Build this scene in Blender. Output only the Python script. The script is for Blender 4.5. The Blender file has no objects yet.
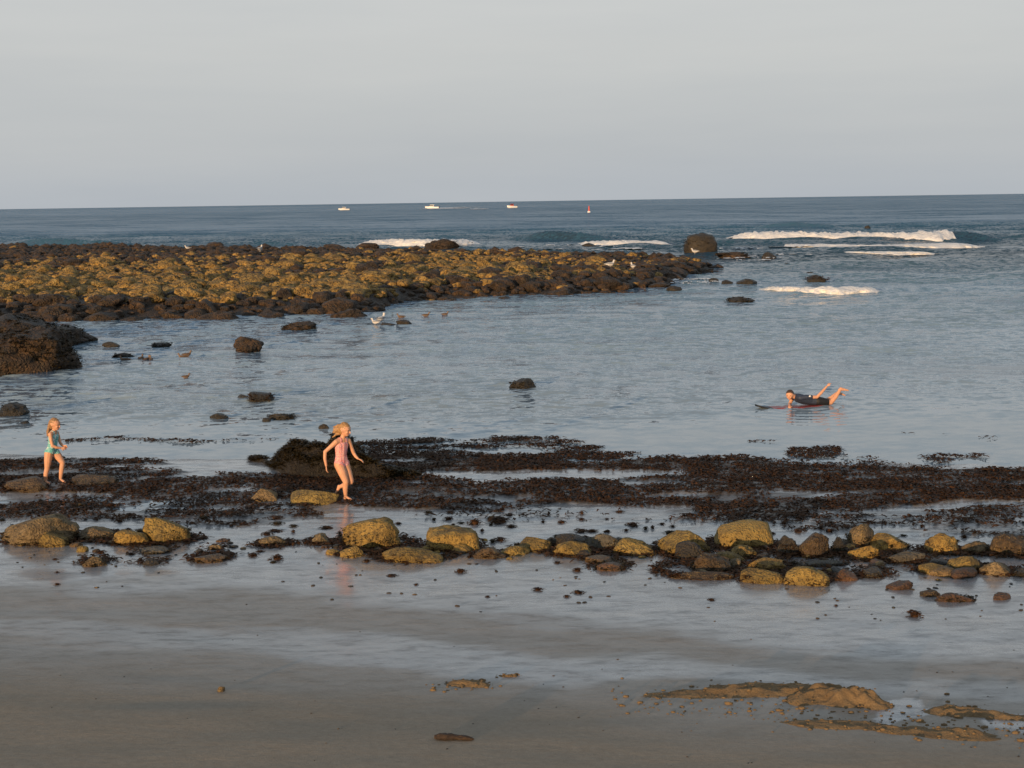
import bpy, bmesh, math, random
import numpy as np
from mathutils import Vector, Matrix, Quaternion, noise as mnoise

SC = bpy.context.scene
COL = SC.collection
R = math.radians
rnd = random.Random(11)
nrng = np.random.default_rng(7)

# ------------------------------------------------------------------ camera
FPX, W, H = 1422.0, 1024, 768
CAMZ = 5.0
cam_d = bpy.data.cameras.new('camera')
cam = bpy.data.objects.new('camera', cam_d)
COL.objects.link(cam)
cam_d.sensor_width = 36.0
cam_d.lens = FPX / W * 36.0
cam_d.clip_start = 0.1
cam_d.clip_end = 60000
PITCH, ROLL = R(7.33), R(-0.87)
CM = Matrix.Rotation(R(90) - PITCH, 3, 'X') @ Matrix.Rotation(ROLL, 3, 'Z')
cam.matrix_world = Matrix.Translation((0, 0, CAMZ)) @ CM.to_4x4()
SC.camera = cam
CMn = np.array(CM)


def project(P):
    """world points (n,3) to pixels of the photograph"""
    q = (P - np.array([0, 0, CAMZ])) @ CMn
    d = np.maximum(-q[:, 2], 1e-3)
    return q[:, 0] / d * FPX + W / 2, H / 2 - q[:, 1] / d * FPX


def ray(px, py):
    v = CM @ Vector((px - W / 2, H / 2 - py, -FPX))
    return v.normalized()


def at_z(px, py, z=0.0):
    v = ray(px, py)
    t = (z - CAMZ) / v.z
    return Vector((v.x * t, v.y * t, z))


# ------------------------------------------------------------------ noise in numpy
def _h(ix, iy, seed):
    n = (ix.astype(np.int64) * 374761393 + iy.astype(np.int64) * 668265263 + seed * 974634541) & 0xFFFFFFFF
    n = ((n ^ (n >> 13)) * 1274126177) & 0xFFFFFFFF
    n = n ^ (n >> 16)
    return (n & 0xFFFF) / 65535.0


def vnoise(x, y, seed=0):
    ix, iy = np.floor(x), np.floor(y)
    fx, fy = x - ix, y - iy
    fx, fy = fx * fx * (3 - 2 * fx), fy * fy * (3 - 2 * fy)
    a, b = _h(ix, iy, seed), _h(ix + 1, iy, seed)
    c, d = _h(ix, iy + 1, seed), _h(ix + 1, iy + 1, seed)
    return (a * (1 - fx) + b * fx) * (1 - fy) + (c * (1 - fx) + d * fx) * fy


def fbm(x, y, seed=0, octv=4):
    s, a, t = 0, 1.0, 0
    for k in range(octv):
        s = s + a * vnoise(x * 2 ** k + 17.3 * k, y * 2 ** k - 9.1 * k, seed + k)
        t += a
        a *= 0.5
    return s / t


def sstep(a, b, x):
    t = np.clip((x - a) / (b - a), 0, 1)
    return t * t * (3 - 2 * t)


def in_poly(px, py, poly):
    ins = np.zeros(px.shape, bool)
    n = len(poly)
    for i in range(n):
        x1, y1 = poly[i]
        x2, y2 = poly[(i + 1) % n]
        if y1 == y2:
            continue
        c = ((y1 > py) != (y2 > py)) & (px < (x2 - x1) * (py - y1) / (y2 - y1) + x1)
        ins ^= c
    return ins


# ------------------------------------------------------------------ mesh helpers
def mesh_np(name, V, F, mats, smooth=True, midx=None):
    """mesh from numpy arrays, all faces with the same number of corners"""
    me = bpy.data.meshes.new(name)
    V = np.asarray(V, np.float32)
    F = np.asarray(F, np.int32)
    nf, k = F.shape
    me.vertices.add(len(V))
    me.vertices.foreach_set('co', V.ravel())
    me.loops.add(nf * k)
    me.loops.foreach_set('vertex_index', F.ravel())
    me.polygons.add(nf)
    me.polygons.foreach_set('loop_start', np.arange(0, nf * k, k, dtype=np.int32))
    me.polygons.foreach_set('loop_total', np.full(nf, k, np.int32))
    if smooth:
        me.polygons.foreach_set('use_smooth', np.ones(nf, bool))
    if midx is not None:
        me.polygons.foreach_set('material_index', np.asarray(midx, np.int32))
    for m in (mats if isinstance(mats, (list, tuple)) else [mats]):
        me.materials.append(m)
    me.update(calc_edges=True)
    me.validate()
    return me


def link(name, data, parent=None, loc=None):
    o = bpy.data.objects.new(name, data)
    COL.objects.link(o)
    if parent is not None:
        o.parent = parent
    if loc is not None:
        o.location = loc
    return o


def tag(o, label, cat=None, group=None, kind=None):
    o['label'] = label
    if cat:
        o['category'] = cat
    if group:
        o['group'] = group
    if kind:
        o['kind'] = kind
    return o


def copy_tree(o, parent=None):
    c = o.copy()
    COL.objects.link(c)
    if parent is not None:
        c.parent = parent
        c.matrix_parent_inverse = o.matrix_parent_inverse.copy()
    for ch in list(o.children):
        copy_tree(ch, c)
    return c


def grid_faces(nr, nc):
    i = np.arange(nr * nc).reshape(nr, nc)
    return np.stack([i[:-1, :-1].ravel(), i[:-1, 1:].ravel(), i[1:, 1:].ravel(), i[1:, :-1].ravel()], 1)


def ico(sub):
    bm = bmesh.new()
    bmesh.ops.create_icosphere(bm, subdivisions=sub, radius=1)
    V = np.array([v.co[:] for v in bm.verts])
    F = np.array([[v.index for v in f.verts] for f in bm.faces])
    bm.free()
    return V, F


ICO = {k: ico(k) for k in (1, 2, 3, 4)}


def rock_shape(sub, seed, lump=0.28, box=0.25, facet=0):
    """unit rock: an icosphere pushed in and out by noise, cut by a few flat faces"""
    V, F = ICO[sub]
    r = random.Random(seed)
    off = Vector((r.uniform(-50, 50), r.uniform(-50, 50), r.uniform(-50, 50)))
    cuts = []
    for _ in range(facet):
        n = Vector((r.uniform(-1, 1), r.uniform(-1, 1), r.uniform(-.2, 1))).normalized()
        cuts.append((n, r.uniform(.56, .86)))
    out = np.empty_like(V)
    for i, v in enumerate(V):
        p = Vector(v)
        m = max(abs(p.x), abs(p.y), abs(p.z))
        p = p * (1 + box * (1 / m - 1) * .8)
        d = mnoise.noise(p * 1.1 + off) * lump + mnoise.noise(p * 2.4 + off) * lump * .5
        if sub > 2:
            d += mnoise.noise(p * 5.5 + off) * lump * .36 + mnoise.noise(p * 12 + off) * lump * .2 + mnoise.noise(p * 23 + off) * lump * .1
        p = p * (1 + d)
        for n, k in cuts:
            e = p.dot(n) - k
            if e > 0:
                p -= n * e * .85
        out[i] = p
    return out, F


# ------------------------------------------------------------------ materials
def mat(name):
    m = bpy.data.materials.new(name)
    m.use_nodes = True
    nt = m.node_tree
    b = nt.nodes['Principled BSDF']
    return m, nt, b


def N(nt, t, **kw):
    n = nt.nodes.new(t)
    for k, v in kw.items():
        if k.startswith('i_'):
            n.inputs[k[2:].replace('_', ' ')].default_value = v
        else:
            setattr(n, k, v)
    return n


def ramp(nt, fac, stops):
    r = nt.nodes.new('ShaderNodeValToRGB')
    e = r.color_ramp.elements
    while len(e) < len(stops):
        e.new(0.5)
    for el, (p, c) in zip(e, stops):
        el.position = p
        el.color = (*c, 1) if len(c) == 3 else c
    nt.links.new(fac, r.inputs[0])
    return r.outputs[0]


def g3(v):
    return (v, v, v)


def mixc(nt, fac, a, b, mode='MIX'):
    m = nt.nodes.new('ShaderNodeMix')
    m.data_type = 'RGBA'
    m.blend_type = mode
    for sock, val in ((m.inputs[0], fac), (m.inputs[6], a), (m.inputs[7], b)):
        if hasattr(val, 'is_linked'):
            nt.links.new(val, sock)
        elif isinstance(val, (int, float)):
            sock.default_value = val
        else:
            sock.default_value = (*val, 1)
    return m.outputs[2]


def mth(nt, op, a, b=None):
    m = nt.nodes.new('ShaderNodeMath')
    m.operation = op
    for i, v in enumerate((a, b)):
        if v is None:
            continue
        if hasattr(v, 'is_linked'):
            nt.links.new(v, m.inputs[i])
        else:
            m.inputs[i].default_value = v
    return m.outputs[0]


def coords(nt, which='Object', scale=(1, 1, 1)):
    tc = nt.nodes.new('ShaderNodeTexCoord')
    mp = nt.nodes.new('ShaderNodeMapping')
    mp.inputs['Scale'].default_value = scale
    nt.links.new(tc.outputs[which], mp.inputs[0])
    return mp.outputs[0]


def worldpos(nt, scale=(1, 1, 1), rot=0):
    g = nt.nodes.new('ShaderNodeNewGeometry')
    mp = nt.nodes.new('ShaderNodeMapping')
    mp.inputs['Scale'].default_value = scale
    mp.inputs['Rotation'].default_value = (0, 0, rot)
    nt.links.new(g.outputs['Position'], mp.inputs[0])
    return mp.outputs[0]


def noise(nt, vec, scale, detail=4, rough=.55, out='Fac'):
    n = nt.nodes.new('ShaderNodeTexNoise')
    n.inputs['Scale'].default_value = scale
    n.inputs['Detail'].default_value = detail
    n.inputs['Roughness'].default_value = rough
    nt.links.new(vec, n.inputs['Vector'])
    return n.outputs[out]


def bump(nt, b, h, strength, dist):
    n = nt.nodes.new('ShaderNodeBump')
    n.inputs['Strength'].default_value = strength
    n.inputs['Distance'].default_value = dist
    nt.links.new(h, n.inputs['Height'])
    nt.links.new(n.outputs[0], b.inputs['Normal'])
    return n


def rock_mat(name, dark, mid, light, speck=.5, rough=.75, barnacle=(0.42, 0.30, 0.10), spot=26, weed=0.25, bd=.06, bscale=16):
    """stone with mottled tone, barnacle specks and patches of dark weed film"""
    m, nt, b = mat(name)
    P = worldpos(nt)
    inf = nt.nodes.new('ShaderNodeObjectInfo')
    n1 = noise(nt, P, 3.1, 6, .62)
    c = ramp(nt, n1, [(.3, dark), (.5, mid), (.72, light)])
    mot = noise(nt, P, 11 if spot > 20 else 4, 5, .7)
    c = mixc(nt, ramp(nt, mot, [(.36, g3(.75)), (.5, g3(0))]), c, dark)
    c = mixc(nt, ramp(nt, mot, [(.54, g3(0)), (.68, g3(.7))]), c, light)
    v = N(nt, 'ShaderNodeTexVoronoi')
    v.inputs['Scale'].default_value = spot
    nt.links.new(P, v.inputs['Vector'])
    sp = ramp(nt, v.outputs['Distance'], [(.2, g3(1)), (.5, g3(0))])
    msk = ramp(nt, noise(nt, P, 5.0, 3), [(.42, g3(0)), (.6, g3(speck))])
    c = mixc(nt, mth(nt, 'MULTIPLY', sp, msk), c, barnacle)
    dk = ramp(nt, noise(nt, P, 19 if spot > 20 else 5, 4, .75), [(.50, g3(0)), (.60, g3(min(1, weed * 2.6)))])
    c = mixc(nt, dk, c, (0.03, 0.024, 0.014))
    wl = ramp(nt, noise(nt, P, 2.2, 5, .7), [(.52, g3(0)), (.62, g3(weed))])
    c = mixc(nt, wl, c, (0.04, 0.033, 0.018))
    var = ramp(nt, inf.outputs['Random'], [(0, (.72, .70, .68)), (.5, (1, 1, 1)), (1, (1.12, 1.02, .9))])
    c = mixc(nt, 1.0, c, var, 'MULTIPLY')
    nt.links.new(c, b.inputs['Base Color'])
    b.inputs['Roughness'].default_value = rough
    h = mth(nt, 'ADD', noise(nt, P, bscale, 6, .68), mth(nt, 'MULTIPLY', sp, .3))
    bump(nt, b, h, 1.0, bd)
    return m


M = {}
M['ochre'] = rock_mat('ochre barnacled stone', (.15, .098, .030), (.30, .20, .048), (.43, .29, .078), .5, .8)
M['smooth'] = rock_mat('smooth yellow stone', (.26, .17, .045), (.33, .215, .055), (.38, .26, .07), .15, .75, weed=.12)
M['tan'] = rock_mat('tan stone', (.13, .09, .045), (.22, .155, .075), (.30, .22, .115), .4, .8)
M['brown'] = rock_mat('wet brown stone', (.045, .028, .014), (.10, .062, .028), (.18, .115, .05), .4, .55)
M['red'] = rock_mat('red brown stone', (.06, .028, .014), (.12, .06, .03), (.19, .10, .05), .2, .55)
M['grey'] = rock_mat('grey stone', (.06, .055, .045), (.10, .095, .078), (.17, .155, .125), .3, .7, weed=.2)
M['dark'] = rock_mat('dark wet stone', (.012, .011, .009), (.028, .024, .018), (.055, .045, .03), .2, .5)
M['reefdark'] = rock_mat('dark weedy reef rock', (.014, .009, .005), (.045, .026, .012), (.13, .072, .027), .25, .65, (0.2, .12, .05), 9, bd=.25, bscale=3.5)
M['reefgold'] = rock_mat('golden weedy reef rock', (.15, .09, .022), (.36, .23, .06), (.50, .34, .11), .3, .8, (0.40, .28, .10), 9, .32, bd=.25, bscale=3.5)


def weed_mat(name, cols, rough=.45):
    m, nt, b = mat(name)
    P = worldpos(nt)
    c = ramp(nt, noise(nt, P, 9, 4, .7), [(.32, cols[0]), (.5, cols[1]), (.68, cols[2])])
    c = mixc(nt, ramp(nt, noise(nt, P, 31, 2), [(.64, g3(0)), (.76, g3(.6))]), c, cols[3])
    nt.links.new(c, b.inputs['Base Color'])
    b.inputs['Roughness'].default_value = rough
    b.inputs['Specular IOR Level'].default_value = .06
    bump(nt, b, noise(nt, P, 40, 3), .5, .02)
    return m


M['weed'] = weed_mat('brown seaweed', [(.022, .011, .006), (.055, .028, .014), (.10, .048, .021), (.21, .08, .028)], .6)
M['rockweed'] = weed_mat('olive rockweed', [(.014, .011, .005), (.032, .023, .010), (.065, .044, .016), (.12, .08, .026)])


def plain(name, col, rough=.6, spec=.4, var=0, scale=20, emit=None):
    m, nt, b = mat(name)
    P = coords(nt)
    lo = tuple(x * (1 - var) for x in col)
    hi = tuple(min(1, x * (1 + var)) for x in col)
    nt.links.new(ramp(nt, noise(nt, P, scale, 3), [(.3, lo), (.7, hi)]), b.inputs['Base Color'])
    b.inputs['Roughness'].default_value = rough
    b.inputs['Specular IOR Level'].default_value = spec
    return m


M['skin'] = plain('sunlit skin', (.64, .335, .20), .5, .35, .07, 14)
M['skin'].node_tree.nodes['Principled BSDF'].inputs['Subsurface Weight'].default_value = .12
M['skin'].node_tree.nodes['Principled BSDF'].inputs['Subsurface Radius'].default_value = (.01, .004, .002)
M['hair'] = plain('blond hair', (.36, .20, .08), .55, .4, .35, 60)
M['hairlight'] = plain('light brown hair', (.30, .17, .08), .55, .4, .35, 60)
M['hairdark'] = plain('dark brown hair', (.055, .032, .02), .5, .4, .35, 60)
M['eye'] = plain('dark eye', (.02, .015, .012), .2)
M['lips'] = plain('lips', (.42, .16, .13), .5)
M['rash'] = plain('navy swim shirt', (.030, .042, .072), .6, .4, .2, 30)
M['shorts'] = plain('black swim shorts', (.014, .015, .018), .6, .4, .2, 30)
M['white'] = plain('white paint', (.8, .8, .78), .35, .5, .03, 3)
M['offwhite'] = plain('off white gelcoat', (.7, .68, .63), .35, .5, .05, 3)
M['glassdark'] = plain('dark boat window', (.02, .025, .03), .1)
M['blackplastic'] = plain('black foam', (.012, .012, .013), .5, .4, .2)
M['redfoam'] = plain('red board deck', (.27, .05, .05), .4, .5, .15, 8)
M['redpaint'] = plain('red paint', (.62, .09, .05), .4, .5, .1, 4)
M['navy'] = plain('navy paint', (.03, .04, .07), .4, .5, .1, 4)
M['gullwhite'] = plain('white feathers', (.62, .60, .57), .8, .2, .05, 30)
M['gullgrey'] = plain('grey feathers', (.32, .33, .34), .8, .2, .1, 30)
M['duckbrown'] = plain('brown feathers', (.10, .07, .05), .8, .2, .3, 40)
M['duckpale'] = plain('buff feathers', (.20, .14, .10), .8, .2, .3, 40)
M['beak'] = plain('yellow beak', (.55, .34, .06), .5)
M['beakdark'] = plain('dark beak', (.05, .04, .03), .5)


def suit_mat(name, a, bcol, c3, scale):
    m, nt, b = mat(name)
    P = coords(nt, 'Object', (1, 1, 1.6))
    w = N(nt, 'ShaderNodeTexNoise')
    w.inputs['Scale'].default_value = scale
    w.inputs['Detail'].default_value = 1
    w.inputs['Distortion'].default_value = 1.2
    nt.links.new(P, w.inputs['Vector'])
    c = ramp(nt, w.outputs['Fac'], [(.40, a), (.47, bcol), (.56, bcol), (.62, c3)])
    nt.links.new(c, b.inputs['Base Color'])
    b.inputs['Roughness'].default_value = .6
    return m


M['pink'] = suit_mat('pink patterned swimsuit', (.70, .19, .19), (.80, .42, .36), (.58, .25, .31), 26)
M['teal'] = suit_mat('turquoise and white swimsuit', (.08, .36, .36), (.16, .46, .44), (.75, .72, .66), 24)

# wood
m, nt, b = mat('driftwood bark')
P = coords(nt, 'Object', (2, 14, 14))
nt.links.new(ramp(nt, noise(nt, P, 6, 5, .7), [(.3, (.012, .007, .004)), (.55, (.035, .019, .009)), (.75, (.12, .07, .03))]), b.inputs['Base Color'])
b.inputs['Roughness'].default_value = .8
bump(nt, b, noise(nt, P, 8, 5), .8, .01)
M['wood'] = m

# heaped sand of the mounds, golden glow of low sun put into its colour
m, nt, b = mat('heaped sand')
P = worldpos(nt)
nt.links.new(ramp(nt, noise(nt, P, 7, 6, .7), [(.3, (.16, .102, .048)), (.55, (.235, .152, .07)), (.75, (.30, .198, .095))]), b.inputs['Base Color'])
b.inputs['Roughness'].default_value = .95
bump(nt, b, noise(nt, P, 42, 6, .75), .8, .035)
M['heap'] = m

# foam
m, nt, b = mat('sea foam')
P = worldpos(nt)
nt.links.new(ramp(nt, noise(nt, P, 1.4, 5, .7), [(.3, (.66, .66, .65)), (.6, (.86, .85, .83))]), b.inputs['Base Color'])
b.inputs['Roughness'].default_value = .95
b.inputs['Specular IOR Level'].default_value = .1
bump(nt, b, noise(nt, P, 2.5, 5, .7), .8, .25)
M['foam'] = m

# sand: colour by grain, mats of weed debris and wetness are attributes of the sheet
m, nt, b = mat('beach sand')
P = worldpos(nt)
aw = N(nt, 'ShaderNodeAttribute', attribute_name='wet')
ad = N(nt, 'ShaderNodeAttribute', attribute_name='weed')
PS = worldpos(nt, (.85, 1.3, 1), R(-10))
st = noise(nt, PS, 1.3, 6, .62)
gr = noise(nt, P, 14, 7, .78)
PF = worldpos(nt, (1.2, 2.7, 1), R(-22))
fs = noise(nt, PF, 2.3, 7, .72)
dry = ramp(nt, gr, [(.3, (.272, .222, .165)), (.7, (.352, .292, .222))])
dry = mixc(nt, ramp(nt, st, [(.52, g3(0)), (.72, g3(.25))]), dry, (.30, .22, .14))
wetc = ramp(nt, st, [(.35, (.225, .224, .228)), (.7, (.282, .280, .285))])
wetc = mixc(nt, ramp(nt, fs, [(.52, g3(0)), (.66, g3(.6))]), wetc, (.10, .094, .09))
c = mixc(nt, aw.outputs['Fac'], dry, wetc)
wd = ramp(nt, gr, [(.3, (.024, .016, .011)), (.7, (.062, .042, .028))])
c = mixc(nt, ad.outputs['Fac'], c, wd)
nt.links.new(c, b.inputs['Base Color'])
wet2 = mth(nt, 'MULTIPLY', aw.outputs['Fac'], mth(nt, 'SUBTRACT', 1.0, mth(nt, 'MULTIPLY', ad.outputs['Fac'], .75)))
rg = mth(nt, 'ADD', mth(nt, 'MULTIPLY', wet2, -.58), .85)
rg = mth(nt, 'ADD', rg, mth(nt, 'MULTIPLY', mth(nt, 'SUBTRACT', st, .5), mth(nt, 'MULTIPLY', wet2, .5)))
rg = mth(nt, 'ADD', rg, mth(nt, 'MULTIPLY', mth(nt, 'SUBTRACT', fs, .48), mth(nt, 'MULTIPLY', wet2, .7)))
nt.links.new(rg, b.inputs['Roughness'])
nt.links.new(mth(nt, 'ADD', mth(nt, 'MULTIPLY', wet2, .55), .12), b.inputs['Specular IOR Level'])
cw = ramp(nt, fs, [(.42, g3(1)), (.66, g3(.3))])
nt.links.new(mth(nt, 'MULTIPLY', wet2, cw), b.inputs['Coat Weight'])
nt.links.new(mth(nt, 'ADD', mth(nt, 'MULTIPLY', st, .22), .02), b.inputs['Coat Roughness'])
b.inputs['Coat IOR'].default_value = 1.43
PR = worldpos(nt, (1, 1.9, 1), R(-12))
hh = mth(nt, 'ADD', mth(nt, 'ADD', mth(nt, 'MULTIPLY', noise(nt, PR, 2.4, 5, .6), .9), mth(nt, 'MULTIPLY', fs, .6)), mth(nt, 'MULTIPLY', noise(nt, P, 55, 4, .7), .25))
bump(nt, b, hh, .6, .06)
M['sand'] = m

# water
m, nt, b = mat('sea water')
g = nt.nodes.new('ShaderNodeNewGeometry')
sx = N(nt, 'ShaderNodeSeparateXYZ')
nt.links.new(g.outputs['Position'], sx.inputs[0])
ach = N(nt, 'ShaderNodeAttribute', attribute_name='chop')
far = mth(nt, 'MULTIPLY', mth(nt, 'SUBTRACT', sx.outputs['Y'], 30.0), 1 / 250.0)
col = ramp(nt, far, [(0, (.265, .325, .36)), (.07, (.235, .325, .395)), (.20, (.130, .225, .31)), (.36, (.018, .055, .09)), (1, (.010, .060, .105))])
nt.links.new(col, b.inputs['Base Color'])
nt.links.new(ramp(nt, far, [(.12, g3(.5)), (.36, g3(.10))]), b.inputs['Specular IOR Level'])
b.inputs['IOR'].default_value = 1.36
nt.links.new(mth(nt, 'ADD', mth(nt, 'MULTIPLY', ach.outputs['Fac'], .10), .03), b.inputs['Roughness'])


def slopes(scale, sx_, k, det=2, rough=.5):
    """random surface slopes of one size of ripple"""
    n = noise(nt, worldpos(nt, (sx_, 1, 1)), scale, det, rough, 'Color')
    a = N(nt, 'ShaderNodeVectorMath', operation='SUBTRACT')
    nt.links.new(n, a.inputs[0])
    a.inputs[1].default_value = (.5, .5, .5)
    m_ = N(nt, 'ShaderNodeVectorMath', operation='MULTIPLY')
    nt.links.new(a.outputs[0], m_.inputs[0])
    m_.inputs[1].default_value = (k * .6, k, 0)
    return m_.outputs[0]


def vadd(a, c):
    n = N(nt, 'ShaderNodeVectorMath', operation='ADD')
    nt.links.new(a, n.inputs[0])
    nt.links.new(c, n.inputs[1])
    return n.outputs[0]


sl_ = vadd(vadd(slopes(3.6, .6, 2.9), slopes(11, .8, 1.3)), vadd(slopes(.8, .55, 1.1), slopes(.12, .4, .9)))
farw = N(nt, 'ShaderNodeVectorMath', operation='SCALE')
nt.links.new(vadd(slopes(.05, .8, 1.1), slopes(.016, .12, .5)), farw.inputs[0])
nt.links.new(ramp(nt, far, [(.3, g3(0)), (.7, g3(1))]), farw.inputs['Scale'])
sl_ = vadd(sl_, farw.outputs[0])
gust = mth(nt, 'ADD', .45, mth(nt, 'MULTIPLY', ramp(nt, noise(nt, worldpos(nt, (.35, 1, 1)), .05, 4, .6), [(.3, g3(0)), (.7, g3(1))]), 1.1))
sc_ = N(nt, 'ShaderNodeVectorMath', operation='SCALE')
nt.links.new(sl_, sc_.inputs[0])
rough_sea = mth(nt, 'ADD', 1.1, mth(nt, 'MULTIPLY', ramp(nt, far, [(.1, g3(0)), (.5, g3(1))]), 1.6))
nt.links.new(mth(nt, 'MULTIPLY', rough_sea, mth(nt, 'MULTIPLY', gust, ach.outputs['Fac'])), sc_.inputs['Scale'])
nrm = N(nt, 'ShaderNodeVectorMath', operation='NORMALIZE')
nt.links.new(vadd(g.outputs['Normal'], sc_.outputs[0]), nrm.inputs[0])
nt.links.new(nrm.outputs[0], b.inputs['Normal'])
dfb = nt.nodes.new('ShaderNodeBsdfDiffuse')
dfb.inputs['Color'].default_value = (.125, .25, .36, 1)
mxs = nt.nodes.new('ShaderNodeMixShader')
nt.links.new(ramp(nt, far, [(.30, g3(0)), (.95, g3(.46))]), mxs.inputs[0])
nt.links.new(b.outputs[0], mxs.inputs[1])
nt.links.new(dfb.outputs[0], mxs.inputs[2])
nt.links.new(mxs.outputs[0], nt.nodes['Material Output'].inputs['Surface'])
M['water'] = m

# ------------------------------------------------------------------ sand sheet
PROF_S = [-30, 5, 9, 11.5, 13, 15, 18, 20, 21.5, 22.5, 23.3, 24.2, 26, 27, 28, 29.5, 30.5, 34, 60, 200, 9500]
PROF_Z = [3.0, .95, .72, .55, .45, .33, .165, .085, .045, .012, .008, .055, .055, .012, -.035, -.025, -.06, -.3, -1.0, -4, -9]


def ground_z(X, Y):
    X, Y = np.asarray(X, float), np.asarray(Y, float)
    s = Y + .13 * X * sstep(60, 20, Y)
    z = np.interp(s, PROF_S, PROF_Z)
    k = sstep(19, 22, s) * sstep(34, 30, s)
    z = z + k * (fbm(X * .55, Y * 1.1, 3, 4) - .5) * .075
    z = z + (fbm(X * .35, Y * .8, 5, 3) - .5) * .05 * sstep(21, 17, s)
    return z


def on_ground(px, py, add=0.0):
    z = 0.2
    for _ in range(12):
        p = at_z(px, py, z)
        z = float(ground_z(p.x, p.y)) + add
    return Vector((p.x, p.y, z))


# seaweed mats: outlines on the shore (read off the photograph), density inside
WEED = [
    ([(70, 438), (150, 437), (290, 438), (290, 441), (200, 440.5), (70, 440.5)], .7),
    ([(-300, 462), (0, 460), (60, 458), (150, 460), (170, 466), (120, 472), (200, 474), (340, 478), (340, 505), (200, 495), (0, 492), (-300, 494)], .84),
    ([(350, 441), (420, 437), (500, 440), (520, 446), (450, 446), (360, 449)], .9),
    ([(490, 437), (560, 436), (600, 445), (600, 452), (540, 447), (495, 444)], .75),
    ([(350, 450), (430, 449), (500, 453), (560, 450), (620, 452), (690, 456), (760, 458), (740, 470), (640, 472), (500, 473), (380, 474)], 1),
    ([(340, 478), (430, 476), (480, 485), (560, 480), (620, 482), (700, 474), (700, 512), (560, 503), (480, 510), (340, 505)], .8),
    ([(690, 458), (760, 462), (850, 466), (940, 468), (1030, 468), (1300, 470), (1300, 505), (1030, 502), (940, 500), (860, 512), (760, 518), (700, 512)], .95),
    ([(-300, 497), (0, 497), (120, 495), (300, 497), (310, 520), (240, 528), (120, 525), (0, 522), (-300, 525)], .64),
    ([(650, 512), (760, 510), (860, 510), (1030, 505), (1300, 506), (1300, 540), (1030, 538), (880, 535), (800, 530), (700, 525)], .52),
    ([(790, 448), (830, 446), (835, 456), (795, 457)], .8),
    ([(920, 455), (975, 453), (980, 459), (930, 461)], .9),
    ([(740, 455), (900, 458), (900, 466), (760, 463)], .35),
    ([(900, 432), (990, 432), (990, 440), (900, 440)], .12),
    ([(745, 438), (780, 437), (780, 440), (745, 440)], .3),
    ([(380, 505), (700, 508), (700, 522), (380, 520)], .10),
]


def weed_density(X, Y, both=False):
    P3 = np.stack([X, Y, np.zeros_like(X) + .03], 1)
    px, py = project(P3)
    px = px + (fbm(X * 1.3, Y * 1.3, 21, 3) - .5) * 40
    py = py + (fbm(X * .9, Y * .9, 31, 3) - .5) * 6
    d = np.zeros_like(X)
    for poly, k in WEED:
        d = np.maximum(d, in_poly(px, py, poly) * k)
    n = fbm(X * .8, Y * 3.4, 41, 5)
    b_ = d * sstep(.665 - .37 * d, .745 - .37 * d, n)
    return (b_, d) if both else b_


def wetness(X, Y):
    P3 = np.stack([X, Y, ground_z(X, Y)], 1)
    px, py = project(P3)
    w = (fbm(X * .6, Y * 1.0, 51, 5) - .5) * 40
    py = py + w
    top = np.interp(px, [-400, 0, 250, 500, 760, 1024, 1400], [572, 582, 592, 612, 640, 662, 690])      # end of the shining flat
    a = sstep(top + 22, top - 14, py)
    st0 = np.interp(px, [-400, 0, 250, 500, 760, 1024, 1400], [600, 612, 626, 642, 662, 684, 720])      # second wet run-off streak
    st1 = st0 + np.interp(px, [-400, 0, 250, 500, 760, 1024, 1400], [30, 34, 34, 36, 34, 26, 20])
    bnd = sstep(st0 - 10, st0 + 10, py) * sstep(st1 + 10, st1 - 12, py) * (.55 + .45 * np.exp(-((px - 560) / 420) ** 2))
    damp = .35 * sstep(st1 + 60, st1 - 10, py)
    pud = np.maximum(in_poly(px, py, [(868, 703), (915, 700), (935, 716), (880, 724)]), in_poly(px, py, [(975, 715), (1040, 722), (1040, 736), (985, 727)])) * 1.0
    return np.clip(np.maximum.reduce([a, bnd * .9, damp, pud]), 0, 1)


def strip_rows(y0, y1, k, mn):
    ys = [y0]
    while ys[-1] < y1:
        ys.append(ys[-1] + max(mn, k * ys[-1] ** 2))
    return np.array(ys)


ys = np.concatenate([np.linspace(-25, 8.5, 40), strip_rows(8.7, 36, .00012, .055), strip_rows(38, 9500, .001, 2)])
nc = 521
t = np.linspace(-1, 1, nc)
half = np.interp(ys, [-25, 8, 12, 36, 9500], [30, 13, 14, 32, 9000])
GX = half[:, None] * t[None, :]
GY = np.repeat(ys[:, None], nc, 1)
gx, gy = GX.ravel(), GY.ravel()
gz = ground_z(gx, gy)
near = (gy > 18) & (gy < 36)
wd = np.zeros_like(gx)
wbase = np.zeros_like(gx)
wd[near], wbase[near] = weed_density(gx[near], gy[near], True)
gz = gz + wd * .03 * (.4 + fbm(gx * 5, gy * 5, 61, 3))
gme = mesh_np('ground', np.stack([gx, gy, gz], 1), grid_faces(len(ys), nc), M['sand'])
at = gme.attributes.new('wet', 'FLOAT', 'POINT')
wt = np.zeros_like(gx)
nn = (gy > 8) & (gy < 60)
wt[nn] = wetness(gx[nn], gy[nn])
at.data.foreach_set('value', wt.astype(np.float32))
at = gme.attributes.new('weed', 'FLOAT', 'POINT')
at.data.foreach_set('value', np.clip(np.maximum(wd, wbase * .8 * sstep(.3, .5, fbm(gx * .7, gy * 2.2, 67, 4))), 0, 1).astype(np.float32))
ground = tag(link('ground', gme), 'grey brown beach sand, damp and shining towards the water', kind='structure')

# ------------------------------------------------------------------ sea sheet
SWELL = []          # (x0, x1, Y, height, width)


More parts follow.
